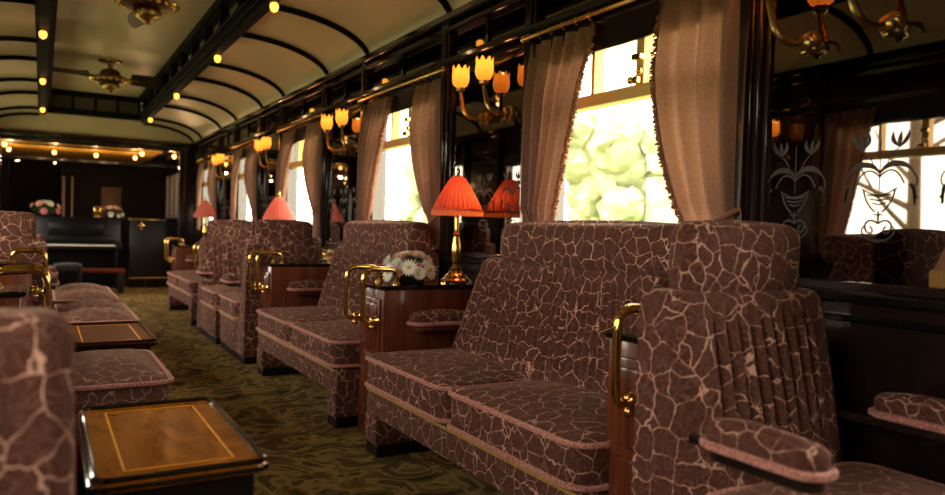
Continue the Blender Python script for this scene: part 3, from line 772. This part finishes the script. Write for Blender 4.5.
# ------------------------------------------------------------------ wall mirrors with etched urns
def make_mirror(label, xi, sgn, y0, y1, full=True):
    t = thing('wall_mirror', label, 'mirror', (xi, (y0 + y1) / 2, 0), 0, 'etched mirrors between the windows')
    w = (y1 - y0) / 2 - .045
    def bx(bm, d0, d1, a, b, z0, z1, r=0.0):
        xa, xb = sorted((-sgn * d0, -sgn * d1)); box(bm, xa, xb, a, b, z0, z1, r, 1)
    bm = bmesh.new(); bx(bm, .002, .012, -w, w, .90, 1.90); obj('mirror_glass', bm, 'mirror', t, smooth=False)
    bm = bmesh.new()
    bx(bm, .002, .026, -w, -w + .02, .878, 1.90, .004); bx(bm, .002, .026, w - .02, w, .878, 1.90, .004)
    bx(bm, .002, .026, -w + .02, w - .02, .878, .905, .004); bx(bm, .002, .026, -w + .02, w - .02, 1.88, 1.90, .004)
    obj('frame', bm, 'darkwood', t)
    def ribbon(pts, wd):
        """flat etched stroke lying on the glass; pts in (y,z)"""
        k = len(pts); prev = None
        for i, (y, z) in enumerate(pts):
            a = Vector(pts[max(0, i - 1)]); b = Vector(pts[min(k - 1, i + 1)]); d = (b - a).normalized(); nn = Vector((-d.y, d.x))
            q = .7 * (wd(i / (k - 1)) if callable(wd) else wd)
            cur = [bm.verts.new((-sgn * .0128, y + s * nn.x * q, z + s * nn.y * q)) for s in (-1, 1)]
            if prev: bm.faces.new((prev[0], prev[1], cur[1], cur[0]))
            prev = cur
    def b2(p0, p1, p2, p3, n=12): return [(v.x, v.y) for v in bez((*p0, 0), (*p1, 0), (*p2, 0), (*p3, 0), n)]
    for cy in (-.262, 0, .262):
        z = 1.135; bm = bmesh.new()
        for s in (-1, 1):
            P = lambda y, zz: (cy + s * y * .80, z + (zz if zz < .12 else .12 + (zz - .12) * .62) * .72)
            fat = lambda q: .002 + .010 * math.sin(PI * q)
            ribbon(b2(P(.0, .10), P(.02, .17), P(.09, .17), P(.115, .10)), fat)          # drooping scroll leaves
            ribbon(b2(P(.0, .09), P(.03, .13), P(.06, .13), P(.085, .06)), .0035)
            ribbon(b2(P(.115, .10), P(.14, .07), P(.12, .03), P(.10, .055)), .003)
            for q in range(5): ribbon(b2(P(.105 + .006 * q, .06 - .012 * q), P(.115, .05 - .012 * q), P(.12, .04 - .012 * q), P(.122, .03 - .012 * q), 4), .005)
            ribbon(b2(P(.0, .02), P(.03, .02), P(.05, .04), P(.062, .045)), .003)         # urn rim and side
            ribbon(b2(P(.055, .04), P(.05, .0), P(.03, -.03), P(.012, -.045)), .0035)
            for q in range(3): ribbon([P(0, .015 - .016 * q), P(.044 - .010 * q, .022 - .016 * q)], .003)
            ribbon(b2(P(.0, -.09), P(.03, -.06), P(.06, -.09), P(.04, -.12)), .004)       # foot scrolls
            ribbon(b2(P(.04, -.12), P(.02, -.14), P(.01, -.11), P(.03, -.10)), .0035)
            ribbon(b2(P(.0, -.16), P(.05, -.15), P(.07, -.12), P(.05, -.10)), .003)
            ribbon(b2(P(.02, .12), P(.03, .20), P(.05, .22), P(.066, .25)), .002)         # lily stems and flowers
            for q in (-1, 0, 1): ribbon(b2(P(.066, .245), P(.062 + .02 * q, .28), P(.066 + .03 * q, .30), P(.07 + .026 * q, .345), 8), lambda u: .001 + .008 * math.sin(PI * u))
        ribbon([(cy, z - .03), (cy, z - .06)], .004); ribbon([(cy, z + .027), (cy, z + .17)], .002)
        ribbon([(cy - .02, z - .11), (cy + .02, z - .11)], .003); ribbon([(cy - .013, z - .04), (cy + .013, z - .04)], .003)
        obj('etched_urn', bm, 'etch', t, smooth=False)
    return t
mir_lab = ['dark etched mirror behind the large foreground armchair at the right edge', 'dark etched mirror behind the red lamp on the flower cabinet', 'dark mirror between the second and third curtained windows', 'dark mirror beyond the turned-away armchair, between far curtains', 'farthest dark mirror next to the last pair of curtains']
for (a, b), lb in zip(MIR_BAYS, mir_lab): make_mirror(lb, WR, 1, a, b)

# ------------------------------------------------------------------ wall sconces
def make_sconce(label, x, y, z, sgn, group):
    """one curved brass arm with an amber tulip shade; arm reaches into the room and a little up the car"""
    t = thing('wall_sconce', label, 'wall light', (x, y, z), 0, group)
    f = lambda d, yy, zz: (-sgn * d, yy, zz)
    bm = bmesh.new(); lathe(bm, [(0.0, -sgn * .0), (.036, -sgn * .0), (.034, -sgn * .012), (.024, -sgn * .022), (.024, -sgn * .035), (.012, -sgn * .045), (0, -sgn * .046)], 18, (0, 0), axis='x')
    for k in range(8):
        a = 2 * PI * k / 8; sphere(bm, f(.012, .027 * math.cos(a), .027 * math.sin(a)), .008, u=8, v=6)
    sphere(bm, f(.03, -.0, -.03), .012, u=8, v=6)
    obj('backplate', bm, 'oldbrass', t)
    bm = bmesh.new()
    tube(bm, bez(f(.03, 0, 0), f(.09, .01, -.025), f(.12, .03, .0), f(.12, .045, .06), 10) + bez(f(.12, .045, .06), f(.12, .055, .10), f(.125, .06, .11), f(.125, .06, .135), 6)[1:], lambda q: .0075 + .004 * math.sin(PI * q), 8)
    lathe(bm, [(.008, .125), (.022, .135), (.024, .148), (.016, .155)], 12, f(.125, .06, 0)[:2])
    tube(bm, bez(f(.02, 0, 0), f(.06, -.02, .02), f(.07, -.05, 0), f(.05, -.055, -.02), 8), .006, 6)
    obj('arm', bm, 'oldbrass', t)
    bm = bmesh.new(); n = 40; rs = []
    for q, (r, h) in enumerate([(.020, .152), (.034, .160), (.043, .180), (.045, .205), (.042, .232), (.044, .252)]):
        rs.append([Vector((f(.125, 0, 0)[0] + r * (1 + .045 * math.cos(8 * 2 * PI * j / n)) * math.cos(2 * PI * j / n), .06 + r * (1 + .045 * math.cos(8 * 2 * PI * j / n)) * math.sin(2 * PI * j / n), h + (.012 * math.cos(8 * 2 * PI * j / n) if q == 5 else 0))) for j in range(n)])
    rings(bm, rs, caps=False); sh = obj('glass_shade', bm, 'amber', t)
    bm = bmesh.new(); sphere(bm, (f(.125, 0, 0)[0], .06, .195), .016, 1, 1, 1.3); obj('bulb', bm, 'bulb', sh)
    ld = bpy.data.lights.new('sconce_light', 'POINT'); ld.energy = SCONCE_W; ld.color = (1, .46, .13); ld.shadow_soft_size = .028
    lo = bpy.data.objects.new('sconce_light', ld); COL.objects.link(lo); lo.parent = t; lo.location = (f(.125, 0, 0)[0], .06, .236)
    return t
SCONCE_W = 0.34
G_W = 'amber tulip wall sconces'
sc_lab = [('right', 'left')]
names = ['at the top right over the foreground armchair', 'above the red lamp on the flower cabinet', 'between the second and third windows', 'in the third group down the wall', 'in the farthest group down the wall']
for (a, b), nm in zip(((1.154, 1.40), (3.035, 3.27), (5.02, 5.34), (7.09, 7.36), (9.2, 9.5)), names):
    make_sconce('amber tulip sconce %s, nearer of its two' % nm, WR - .012, a, 1.61, 1, G_W)
    make_sconce('amber tulip sconce %s, farther of its two' % nm, WR - .012, b, 1.61, 1, G_W)
for a, w_ in ((3.42, 'nearer'), (3.64, 'farther')):
    make_sconce('dim sconce on the opposite wall, %s of two, seen only in the mirror' % w_, WL + .012, a, 1.61, -1, None)

# ------------------------------------------------------------------ curtains, rods, rings
def make_curtain(label, xi, sgn, y_out, y_in, y_tie, ztie=1.08, group='tied brown curtains'):
    """hangs from z 1.90; inner edge sweeps from y_in at the top to y_tie at the tie-back"""
    t = thing('curtain', label, 'curtain', (xi - sgn * .022, y_out, 0), 0, group)
    W0 = y_in - y_out; W1 = y_tie - y_out; n, k = 96, 40; top, bot = 1.892, .93
    nf = max(4, round(abs(W0) / .095)); ph = random.random() * 6
    def P(s, v):
        z = top + (bot - top) * v; u = min(1.0, (top - z) / (top - ztie))
        e = u ** 1.7 if u < 1 else 1
        wd = W0 + (W1 - W0) * e + (0 if z > ztie else (ztie - z) * .25 * (1 if W0 > 0 else -1))
        comp = 1 - abs(wd) / abs(W0)
        am = .027 + .006 * comp + .004 * math.sin(3 * s + ph)
        x = -sgn * (.030 + (.6 if z < 1.12 else 1) * am * (math.sin(2 * PI * nf * s + ph + .5 * math.sin(4 * v + ph)) * .9 + .10 * math.sin(2 * PI * nf * 2.3 * s + ph))) * min(1, .45 + v * 2)
        x -= sgn * .03 * math.sin(PI * min(1, u)) * s
        yy = wd * (s + .02 * math.sin(9 * s + 5 * v + ph) * v)
        # soft sag of the inner edge
        yy += (W0 * .02) * math.sin(PI * u) * s * (1 if u < 1 else 0)
        return Vector((x, yy, z))
    bm = bmesh.new(); g = [[bm.verts.new(P(i / n, j / k)) for i in range(n + 1)] for j in range(k + 1)]
    for j in range(k):
        for i in range(n): bm.faces.new((g[j][i], g[j][i + 1], g[j + 1][i + 1], g[j + 1][i]))
    obj('cloth', bm, 'curtain', t)
    bm = bmesh.new(); rnd = random.Random(int(abs(y_in) * 1000))
    for j in range(330):
        v = j / 330; p = P(1, v); d = .013 if W0 > 0 else -.013
        for q in range(2):
            a = p + Vector((rnd.uniform(-.008, .008), -d * .3, 0)); e = a + Vector((rnd.uniform(-.010, .010), d * rnd.uniform(.9, 1.7), -rnd.uniform(.0, .010)))
            tube(bm, [a, e], .0032, 4)
    obj('fringe', bm, 'fringe', t)
    bm = bmesh.new()
    pts = [Vector((-sgn * (.034 + .035 * math.sin(PI * q / 12)), W1 * .94 * q / 12 + W1 * .08, ztie + .075 - .08 * math.sin(PI / 2 * q / 12))) for q in range(13)]
    tube(bm, pts, .008, 8); obj('tie_back', bm, 'fringe', t)
    return t
def make_rod(label, xi, sgn, y0, y1, rings_at):
    t = thing('curtain_rod', label, 'curtain rod', (xi, 0, 0), 0, 'brass curtain rods')
    x = -sgn * .058
    bm = bmesh.new(); tube(bm, [(x, y0, 1.925), (x, (y0 + y1) / 2, 1.925), (x, y1, 1.925)], .011, 10)
    for y in (y0, y1): sphere(bm, (x, y, 1.925), .018)
    obj('pole', bm, 'brass', t)
    for y in (y0 + .03, y1 - .03):
        bm = bmesh.new(); tube(bm, [(0.0, y, 1.925), (x, y, 1.925)], .008, 8); obj('bracket', bm, 'brass', t)
    for y in rings_at:
        bm = bmesh.new(); tube(bm, [(x + .018 * math.cos(a), y + .002 * math.sin(a), 1.920 + .018 * math.sin(a)) for a in (2 * PI * i / 12 for i in range(12))], .003, 5, True); obj('ring', bm, 'brass', t)
cur = [  # bay index, outer/inner/tie for the near and far curtains
    (1, (1.585, 1.985, 1.82), (2.83, 2.385, 2.64)),
    (2, (3.66, 4.06, 3.80), (4.90, 4.42, 4.78)),
    (3, (5.74, 6.16, 5.90), (6.98, 6.52, 6.86)),
    (4, (7.78, 8.18, 7.94), (8.98, 8.56, 8.86)),
    (5, (9.86, 10.26, 10.02), (11.18, 10.78, 11.06))]
wn = ['nearest window, over the big sofa', 'second window, by the flower cabinet', 'third window down the wall', 'fourth window down the wall', 'farthest window before the bar']
for (i, a, b), nm in zip(cur, wn):
    make_curtain('tied curtain on the right side of the %s' % nm, WR, 1, *a, ztie=1.04 if i < 3 else 1.15)
    make_curtain('tied curtain on the left side of the %s' % nm, WR, 1, *b, ztie=1.04 if i < 3 else 1.15)
    r = [a[0] + (a[1] - a[0]) * q / 5 for q in range(6)] + [b[0] + (b[1] - b[0]) * q / 5 for q in range(6)]
    make_rod('brass curtain rod with rings over the %s' % nm, WR, 1, WIN_BAYS[i][0] - .02, WIN_BAYS[i][1] + .02, r)
# the other side of the car, seen only as a reflection in the mirrors
make_curtain('curtain of the opposite window, seen only reflected in the right-hand mirror', WL, -1, 3.20, 2.80, 2.98, 1.04, None)

# ------------------------------------------------------------------ ceiling bulbs and fans
def make_bulb(label, x, y, z, group, mat='beambulb', power=0.35, r=.028):
    t = thing('ceiling_bulb', label, 'light bulb', (x, y, z), 0, group)
    bm = bmesh.new(); lathe(bm, [(.020, .07), (.022, .055), (.014, .045), (.016, .028), (.012, .024)], 12); obj('fitting', bm, 'brass', t)
    bm = bmesh.new(); lathe(bm, [(.010, .03), (r * .9, .018), (r, 0), (r * .75, -r * .8), (r * .2, -r * 1.15)], 14); obj('bulb', bm, mat, t)
    if power:
        ld = bpy.data.lights.new('bulb_light', 'POINT'); ld.energy = power * .4; ld.color = (1, .6, .28); ld.shadow_soft_size = .02
        lo = bpy.data.objects.new('bulb_light', ld); COL.objects.link(lo); lo.parent = t; lo.location = (0, 0, -.07 if power < 1 else -.16)
ord_ = ['first', 'second', 'third', 'fourth']
for i, y in enumerate((4.62, 6.33, 8.47, 10.68)):
    if y > 5: make_bulb('%s lit bulb along the left ceiling beam from the top of the photo' % ord_[i - 1], BL + .045, y, 2.385, 'bulbs under the ceiling beams')
    make_bulb('%s lit bulb along the right ceiling beam from the top of the photo' % ord_[i], BR - .045, y, 2.385, 'bulbs under the ceiling beams')
far = [(-.46, 12.1, 'near row, leftmost'), (-.44, 12.95, 'far row, leftmost'), (.15, 12.95, 'far row, above the piano flowers'), (.72, 12.95, 'far row, above the middle of the piano'), (1.28, 12.95, 'far row, right end'), (1.29, 12.1, 'near row, right end'), (1.76, 12.2, 'by the right border')]
for x, y, nm in far: make_bulb('lit bulb on the golden bar ceiling, ' + nm, x, y, 2.045, 'bulbs on the golden bar ceiling', 'bulb', 9.0, .028)
for x in (-.42, .20): make_bulb('dim bulb in the far corridor beyond the bar doorway, %s' % ('left' if x < 0 else 'right'), x, 16.4, 2.17, None, 'bulb', 3.0, .03)

def make_fan(label, y, rot):
    t = thing('ceiling_fan', label, 'ceiling fan', (.62, y, 2.76), rot, 'brass ceiling fans'); t.scale = (1.2, 1.2, 1.2)
    bm = bmesh.new(); lathe(bm, [(.0, 0), (.10, -.002), (.095, -.018), (.03, -.026), (.022, -.03), (.022, -.07), (.05, -.09)], 24); obj('canopy', bm, 'oldbrass', t)
    bm = bmesh.new(); lathe(bm, [(.045, -.08), (.075, -.10), (.085, -.13), (.13, -.15), (.165, -.165), (.17, -.178), (.14, -.19), (.085, -.20), (.06, -.215)], 36, pleat=.03, np_=18)
    obj('motor', bm, 'bronze', t); bm = bmesh.new()
    for k in range(18):
        a = 2 * PI * k / 18; sphere(bm, (.155 * math.cos(a), .155 * math.sin(a), -.180), .017, u=8, v=6)
    lathe(bm, [(.172, -.172), (.178, -.178), (.172, -.184), (.166, -.178), (.172, -.172)], 36); obj('beaded_rim', bm, 'brass', t)
    bm = bmesh.new(); lathe(bm, [(.062, -.20), (.075, -.222), (.07, -.245), (.045, -.265), (.03, -.272), (.018, -.29), (0, -.295)], 24, pleat=.05, np_=12)
    for k in range(10):
        a = 2 * PI * k / 10; sphere(bm, (.07 * math.cos(a), .07 * math.sin(a), -.228), .016, u=8, v=6)
    obj('pendant', bm, 'oldbrass', t)
    for k in range(2):
        m = Matrix.Rotation(k * PI, 4, 'Z')
        bm = bmesh.new(); rs = []
        for q in range(13):
            u = q / 12; x = .17 + .43 * u; w = .068 + .030 * math.sin(PI * min(1, u * 1.1)) if 0 < u < 1 else .045
            rs.append([m @ Vector((x, -w, -.150 + .034)), m @ Vector((x, w, -.150 - .034)), m @ Vector((x, w, -.142 - .034)), m @ Vector((x, -w, -.142 + .034))])
        rings(bm, rs); bl = obj('blade', bm, 'black', t)
        bm = bmesh.new(); tube(bm, [m @ Vector((.10, 0, -.155)), m @ Vector((.20, 0, -.150)), m @ Vector((.24, 0, -.148))], .012, 6); obj('bracket', bm, 'oldbrass', bl)
make_fan('whole brass ceiling fan with two dark blades in the middle of the ceiling', 8.9, math.radians(8))
make_fan('nearer brass ceiling fan cut off by the top edge of the photo', 5.65, math.radians(86))

# ------------------------------------------------------------------ bar compartment: piano, bench, counter
def piano():
    t = thing('upright_piano', 'black upright piano under the header at the far end of the car', 'piano', (.44, 12.30, 0))
    w = .60
    bm = bmesh.new(); box(bm, -w, w, .06, .40, .0, 1.04, .008); obj('case', bm, 'ebony', t)
    obj('lid', B(-w - .02, w + .02, .04, .42, 1.04, 1.065, .008), 'ebony', t)
    obj('key_bed', B(-w + .02, w - .02, -.20, .08, .585, .64, .008), 'ebony', t)
    k = obj('keyboard', B(-w + .09, w - .09, -.18, .0, .64, .662, .002), 'ivory', t)
    bm = bmesh.new(); n = 36
    for i in range(n):
        if i % 7 in (2, 6): continue
        x = -w + .09 + (2 * w - .18) * (i + 1) / n; box(bm, x - .006, x + .006, -.10, .0, .66, .672)
    obj('black_keys', bm, 'black', k, smooth=False)
    obj('fallboard', B(-w + .08, w - .08, .0, .07, .66, .78, .006), 'ebony', t)
    for s in (-1, 1):
        obj('cheek', B(s * (w - .045) - .04, s * (w - .045) + .04, -.22, .08, .56, .70, .012), 'ebony', t)
        bm = bmesh.new(); lathe(bm, [(.03, 0), (.034, .03), (.022, .08), (.03, .3), (.036, .5), (.03, .585)], 12, (s * (w - .06), -.14)); obj('leg', bm, 'ebony', t)
    obj('music_desk', B(-.36, .36, .02, .055, .80, .98, .006), 'ebony', t)
    for q in (-.06, 0, .06): obj('pedal', B(q - .015, q + .015, -.04, .07, .05, .065, .004), 'brass', t)
piano()
t = thing('piano_bench', 'long dark bench with a reddish top in front of the piano', 'bench', (.72, 11.45, 0))
obj('seat', B(-.32, .30, -.17, .17, .30, .345, .01), 'tabletop_red', t)
for sx in (-.27, .25):
    for sy in (-.13, .13): obj('leg', B(sx - .03, sx + .03, sy - .03, sy + .03, 0, .302, .006), 'black', t)
t = thing('piano_stool', 'low stool with dark blue leather top left of the piano bench', 'stool', (.30, 11.0, 0))
bm = bmesh.new(); slab(bm, -.17, .17, -.16, .16, .36, .44, .05, .025, .02); obj('seat', bm, 'leather', t)
for sx in (-.13, .13):
    for sy in (-.12, .12):
        bm = bmesh.new(); lathe(bm, [(.015, 0), (.022, .2), (.02, .37)], 10, (sx, sy)); obj('leg', bm, 'black', t)
bouquet('pink and cream flower arrangement on the left of the piano top', (.04, 12.50, 1.068), [('pink', -95, 10, .07), ('rose', -120, 50, .085), ('white', -60, 55, .075), ('pink', -40, 12, .06), ('rose', 180, 40, .07), ('rose', 0, 40, .07), ('white', 90, 70, .07), ('pink', -20, 30, .05)], .20)
t = thing('table_clock', 'small brass clock in front of the right-hand flowers on the piano top', 'clock', (.72, 12.44, 1.065))
bm = bmesh.new(); lathe(bm, [(.06, 0), (.065, .02), (.045, .03), (.04, .05)], 16); obj('base', bm, 'brass', t)
bm = bmesh.new(); box(bm, -.05, .05, -.03, .03, .04, .17, .01); obj('case', bm, 'brass', t)
bouquet('round blush flower bunch in a white dish at the right of the piano top', (.93, 12.52, 1.068), [('rose', -120, 60, .07), ('rose', -60, 60, .07), ('white', -100, 5, .06), ('white', -60, 0, .05), ('rose', 0, 50, .06), ('rose', 180, 50, .06), ('white', -30, 8, .05)], .15)

t = thing('bar_counter', 'dark wooden bar counter at the end of the aisle with brass trim', 'bar counter', (1.58, 12.55, 0))
obj('body', B(-.42, .40, -.20, .45, .0, 1.03, .01), 'black', t)
obj('worktop', B(-.46, .41, -.25, .47, 1.03, 1.075, .012), 'lacquer', t)
obj('trim', B(-.44, .02, -.262, -.25, 1.04, 1.066, .003), 'oldbrass', t)
bm = bmesh.new(); box(bm, -.035, .035, -.012, .012, -.035, .035, .004); bmesh.ops.rotate(bm, verts=bm.verts[:], matrix=Matrix.Rotation(PI / 4, 3, 'Y')); sphere(bm, (0, -.01, .05), .018); sphere(bm, (0, -.01, -.05), .018); sphere(bm, (.05, -.01, 0), .018); sphere(bm, (-.05, -.01, 0), .018)
obj('ornament', bm, 'brass', t, (-.25, -.215, .96))
bm = bmesh.new(); tube(bm, [(-.44, -.36, .16), (0, -.36, .16), (.1, -.36, .16)], .016, 8); tube(bm, [(-.20, -.36, 0), (-.20, -.36, .16)], .012, 8); tube(bm, [(-.20, -.36, .10), (-.20, -.19, .10)], .010, 8); obj('foot_rail', bm, 'brass', t)
for k, (x, h) in enumerate(((-.28, .26), (.02, .30))):
    pass
def bottle(label, loc, mat):
    t = thing('bottle', label, 'bottle', loc)
    bm = bmesh.new(); lathe(bm, [(.0, 0), (.036, .0), (.038, .01), (.038, .17), (.014, .21), (.014, .27), (.0, .27)], 14); obj('body', bm, mat, t)
    bm = bmesh.new(); lathe(bm, [(.0, .262), (.016, .262), (.016, .285), (0, .285)], 10); obj('cap', bm, 'brass', t)

# ------------------------------------------------------------------ outdoors: meadow, trees and the sky
bm = bmesh.new(); box(bm, -80, 80, -60, 90, -1.4, -1.2); g = obj('meadow', bm, 'grass', smooth=False); g['kind'] = 'structure'
rnd = random.Random(3)
def make_tree(label, x, y, h, group):
    t = thing('tree', label, 'tree', (x, y, -1.2), 0, group)
    bm = bmesh.new(); tube(bm, [(0, 0, 0), (.1, 0, h * .3), (0, .1, h * .6)], lambda q: .22 - .1 * q, 8); obj('trunk', bm, 'bark', t)
    bm = bmesh.new()
    for k in range(34):
        a = rnd.random() * 6.3; q = rnd.random() ** .5; c = Vector((math.cos(a) * h * .30 * q, math.sin(a) * h * .30 * q, h * (.34 + .52 * rnd.random())))
        bmesh.ops.create_icosphere(bm, subdivisions=3, radius=h * rnd.uniform(.07, .15), matrix=Matrix.Translation(c))
    for v in bm.verts: v.co += Vector(noise.noise_vector(v.co * 1.5)) * .35 + Vector(noise.noise_vector(v.co * 5)) * .22
    obj('crown', bm, 'tree', t)
for i, (x, y, h) in enumerate(((20, 12, 6.8), (17.5, 19, 7.0), (25, 27, 8), (15, 27, 6.8), (27, 18, 8.2))):
    make_tree('pale green tree outside the nearest window', x, y, h, 'sunlit trees outside the windows')
def make_bare_tree(x, y): 
    t = thing('bare_tree', 'slim bare tree outside the opposite window, seen in the mirror', 'tree', (x, y, -1.2))
    bm = bmesh.new(); tube(bm, [(0, 0, 0), (.02, 0, 2.2), (.05, .03, 5)], lambda q: .12 - .06 * q, 8); obj('trunk', bm, 'bark', t)
    for k in range(6):
        bm = bmesh.new(); a = k * 1.1; z = 2.3 + .35 * k; tube(bm, bez((.02, 0, z), (.5 * math.cos(a), .5 * math.sin(a), z + .3), (.9 * math.cos(a), .9 * math.sin(a), z + .4), (1.3 * math.cos(a), 1.3 * math.sin(a), z + .9), 8), lambda q: .045 - .035 * q, 6); obj('branch', bm, 'bark', t)
make_bare_tree(-6.0, 5.4)

# ------------------------------------------------------------------ light
w = bpy.data.worlds.new('sky'); SC.world = w; w.use_nodes = True
nt = w.node_tree; bg = nt.nodes['Background']
tc = N(nt, 'ShaderNodeTexCoord'); sx = N(nt, 'ShaderNodeSeparateXYZ'); L(nt, tc.outputs['Generated'], sx.inputs[0])
L(nt, ramp(nt, sx.outputs['Z'], [(0.0, (1.0, 0.89, 0.73)), (0.5, (1.0, 0.90, 0.78))]), bg.inputs['Color'])
SKY = 11.0
bg.inputs['Strength'].default_value = SKY
def portal(xi, sgn, y0, y1):
    ld = bpy.data.lights.new('window_daylight', 'AREA'); ld.shape = 'RECTANGLE'; ld.size = .86; ld.size_y = y1 - y0; ld.cycles.is_portal = True
    o = bpy.data.objects.new('window_daylight', ld); COL.objects.link(o); o.location = (xi + sgn * .09, (y0 + y1) / 2, 1.41)
    o.rotation_euler = (0, sgn * PI / 2, 0)
for i, (a, b) in enumerate(WIN_BAYS):
    portal(WR, 1, a + .1, b - .1)
    portal(WL, -1, a + .44, b + .24)

# ------------------------------------------------------------------ camera
cam = bpy.data.cameras.new('camera'); co = bpy.data.objects.new('camera', cam); COL.objects.link(co)
f = 731.7
d1 = Vector((42 - 472.5, 28.5, f)); d2 = Vector((1715 - 472.5, -17.5, f))
Yc = d1.normalized(); Xc = (d2 - Yc * d2.dot(Yc)).normalized(); Zc = Vector((0, 0, 0))
Zc = Xc.cross(Yc); Zc = -Zc if Zc.y < 0 else Zc
right = Vector((Xc.x, Yc.x, Zc.x)); up = Vector((Xc.y, Yc.y, Zc.y)); fwd = Vector((Xc.z, Yc.z, Zc.z))
co.matrix_world = Matrix(((right.x, up.x, -fwd.x, 0), (right.y, up.y, -fwd.y, 0), (right.z, up.z, -fwd.z, 1.02), (0, 0, 0, 1)))
cam.lens = f * 36 / 945; cam.sensor_width = 36; cam.clip_start = .02
cam.dof.use_dof = True; cam.dof.focus_distance = 3.0; cam.dof.aperture_fstop = 2.2
SC.camera = co
SC.view_settings.view_transform = 'Standard'; SC.view_settings.look = 'None'; SC.view_settings.exposure = 0.25; SC.view_settings.gamma = 1.0
SC.cycles.use_denoising = True
SC.cycles.max_bounces = 10; SC.cycles.transparent_max_bounces = 16
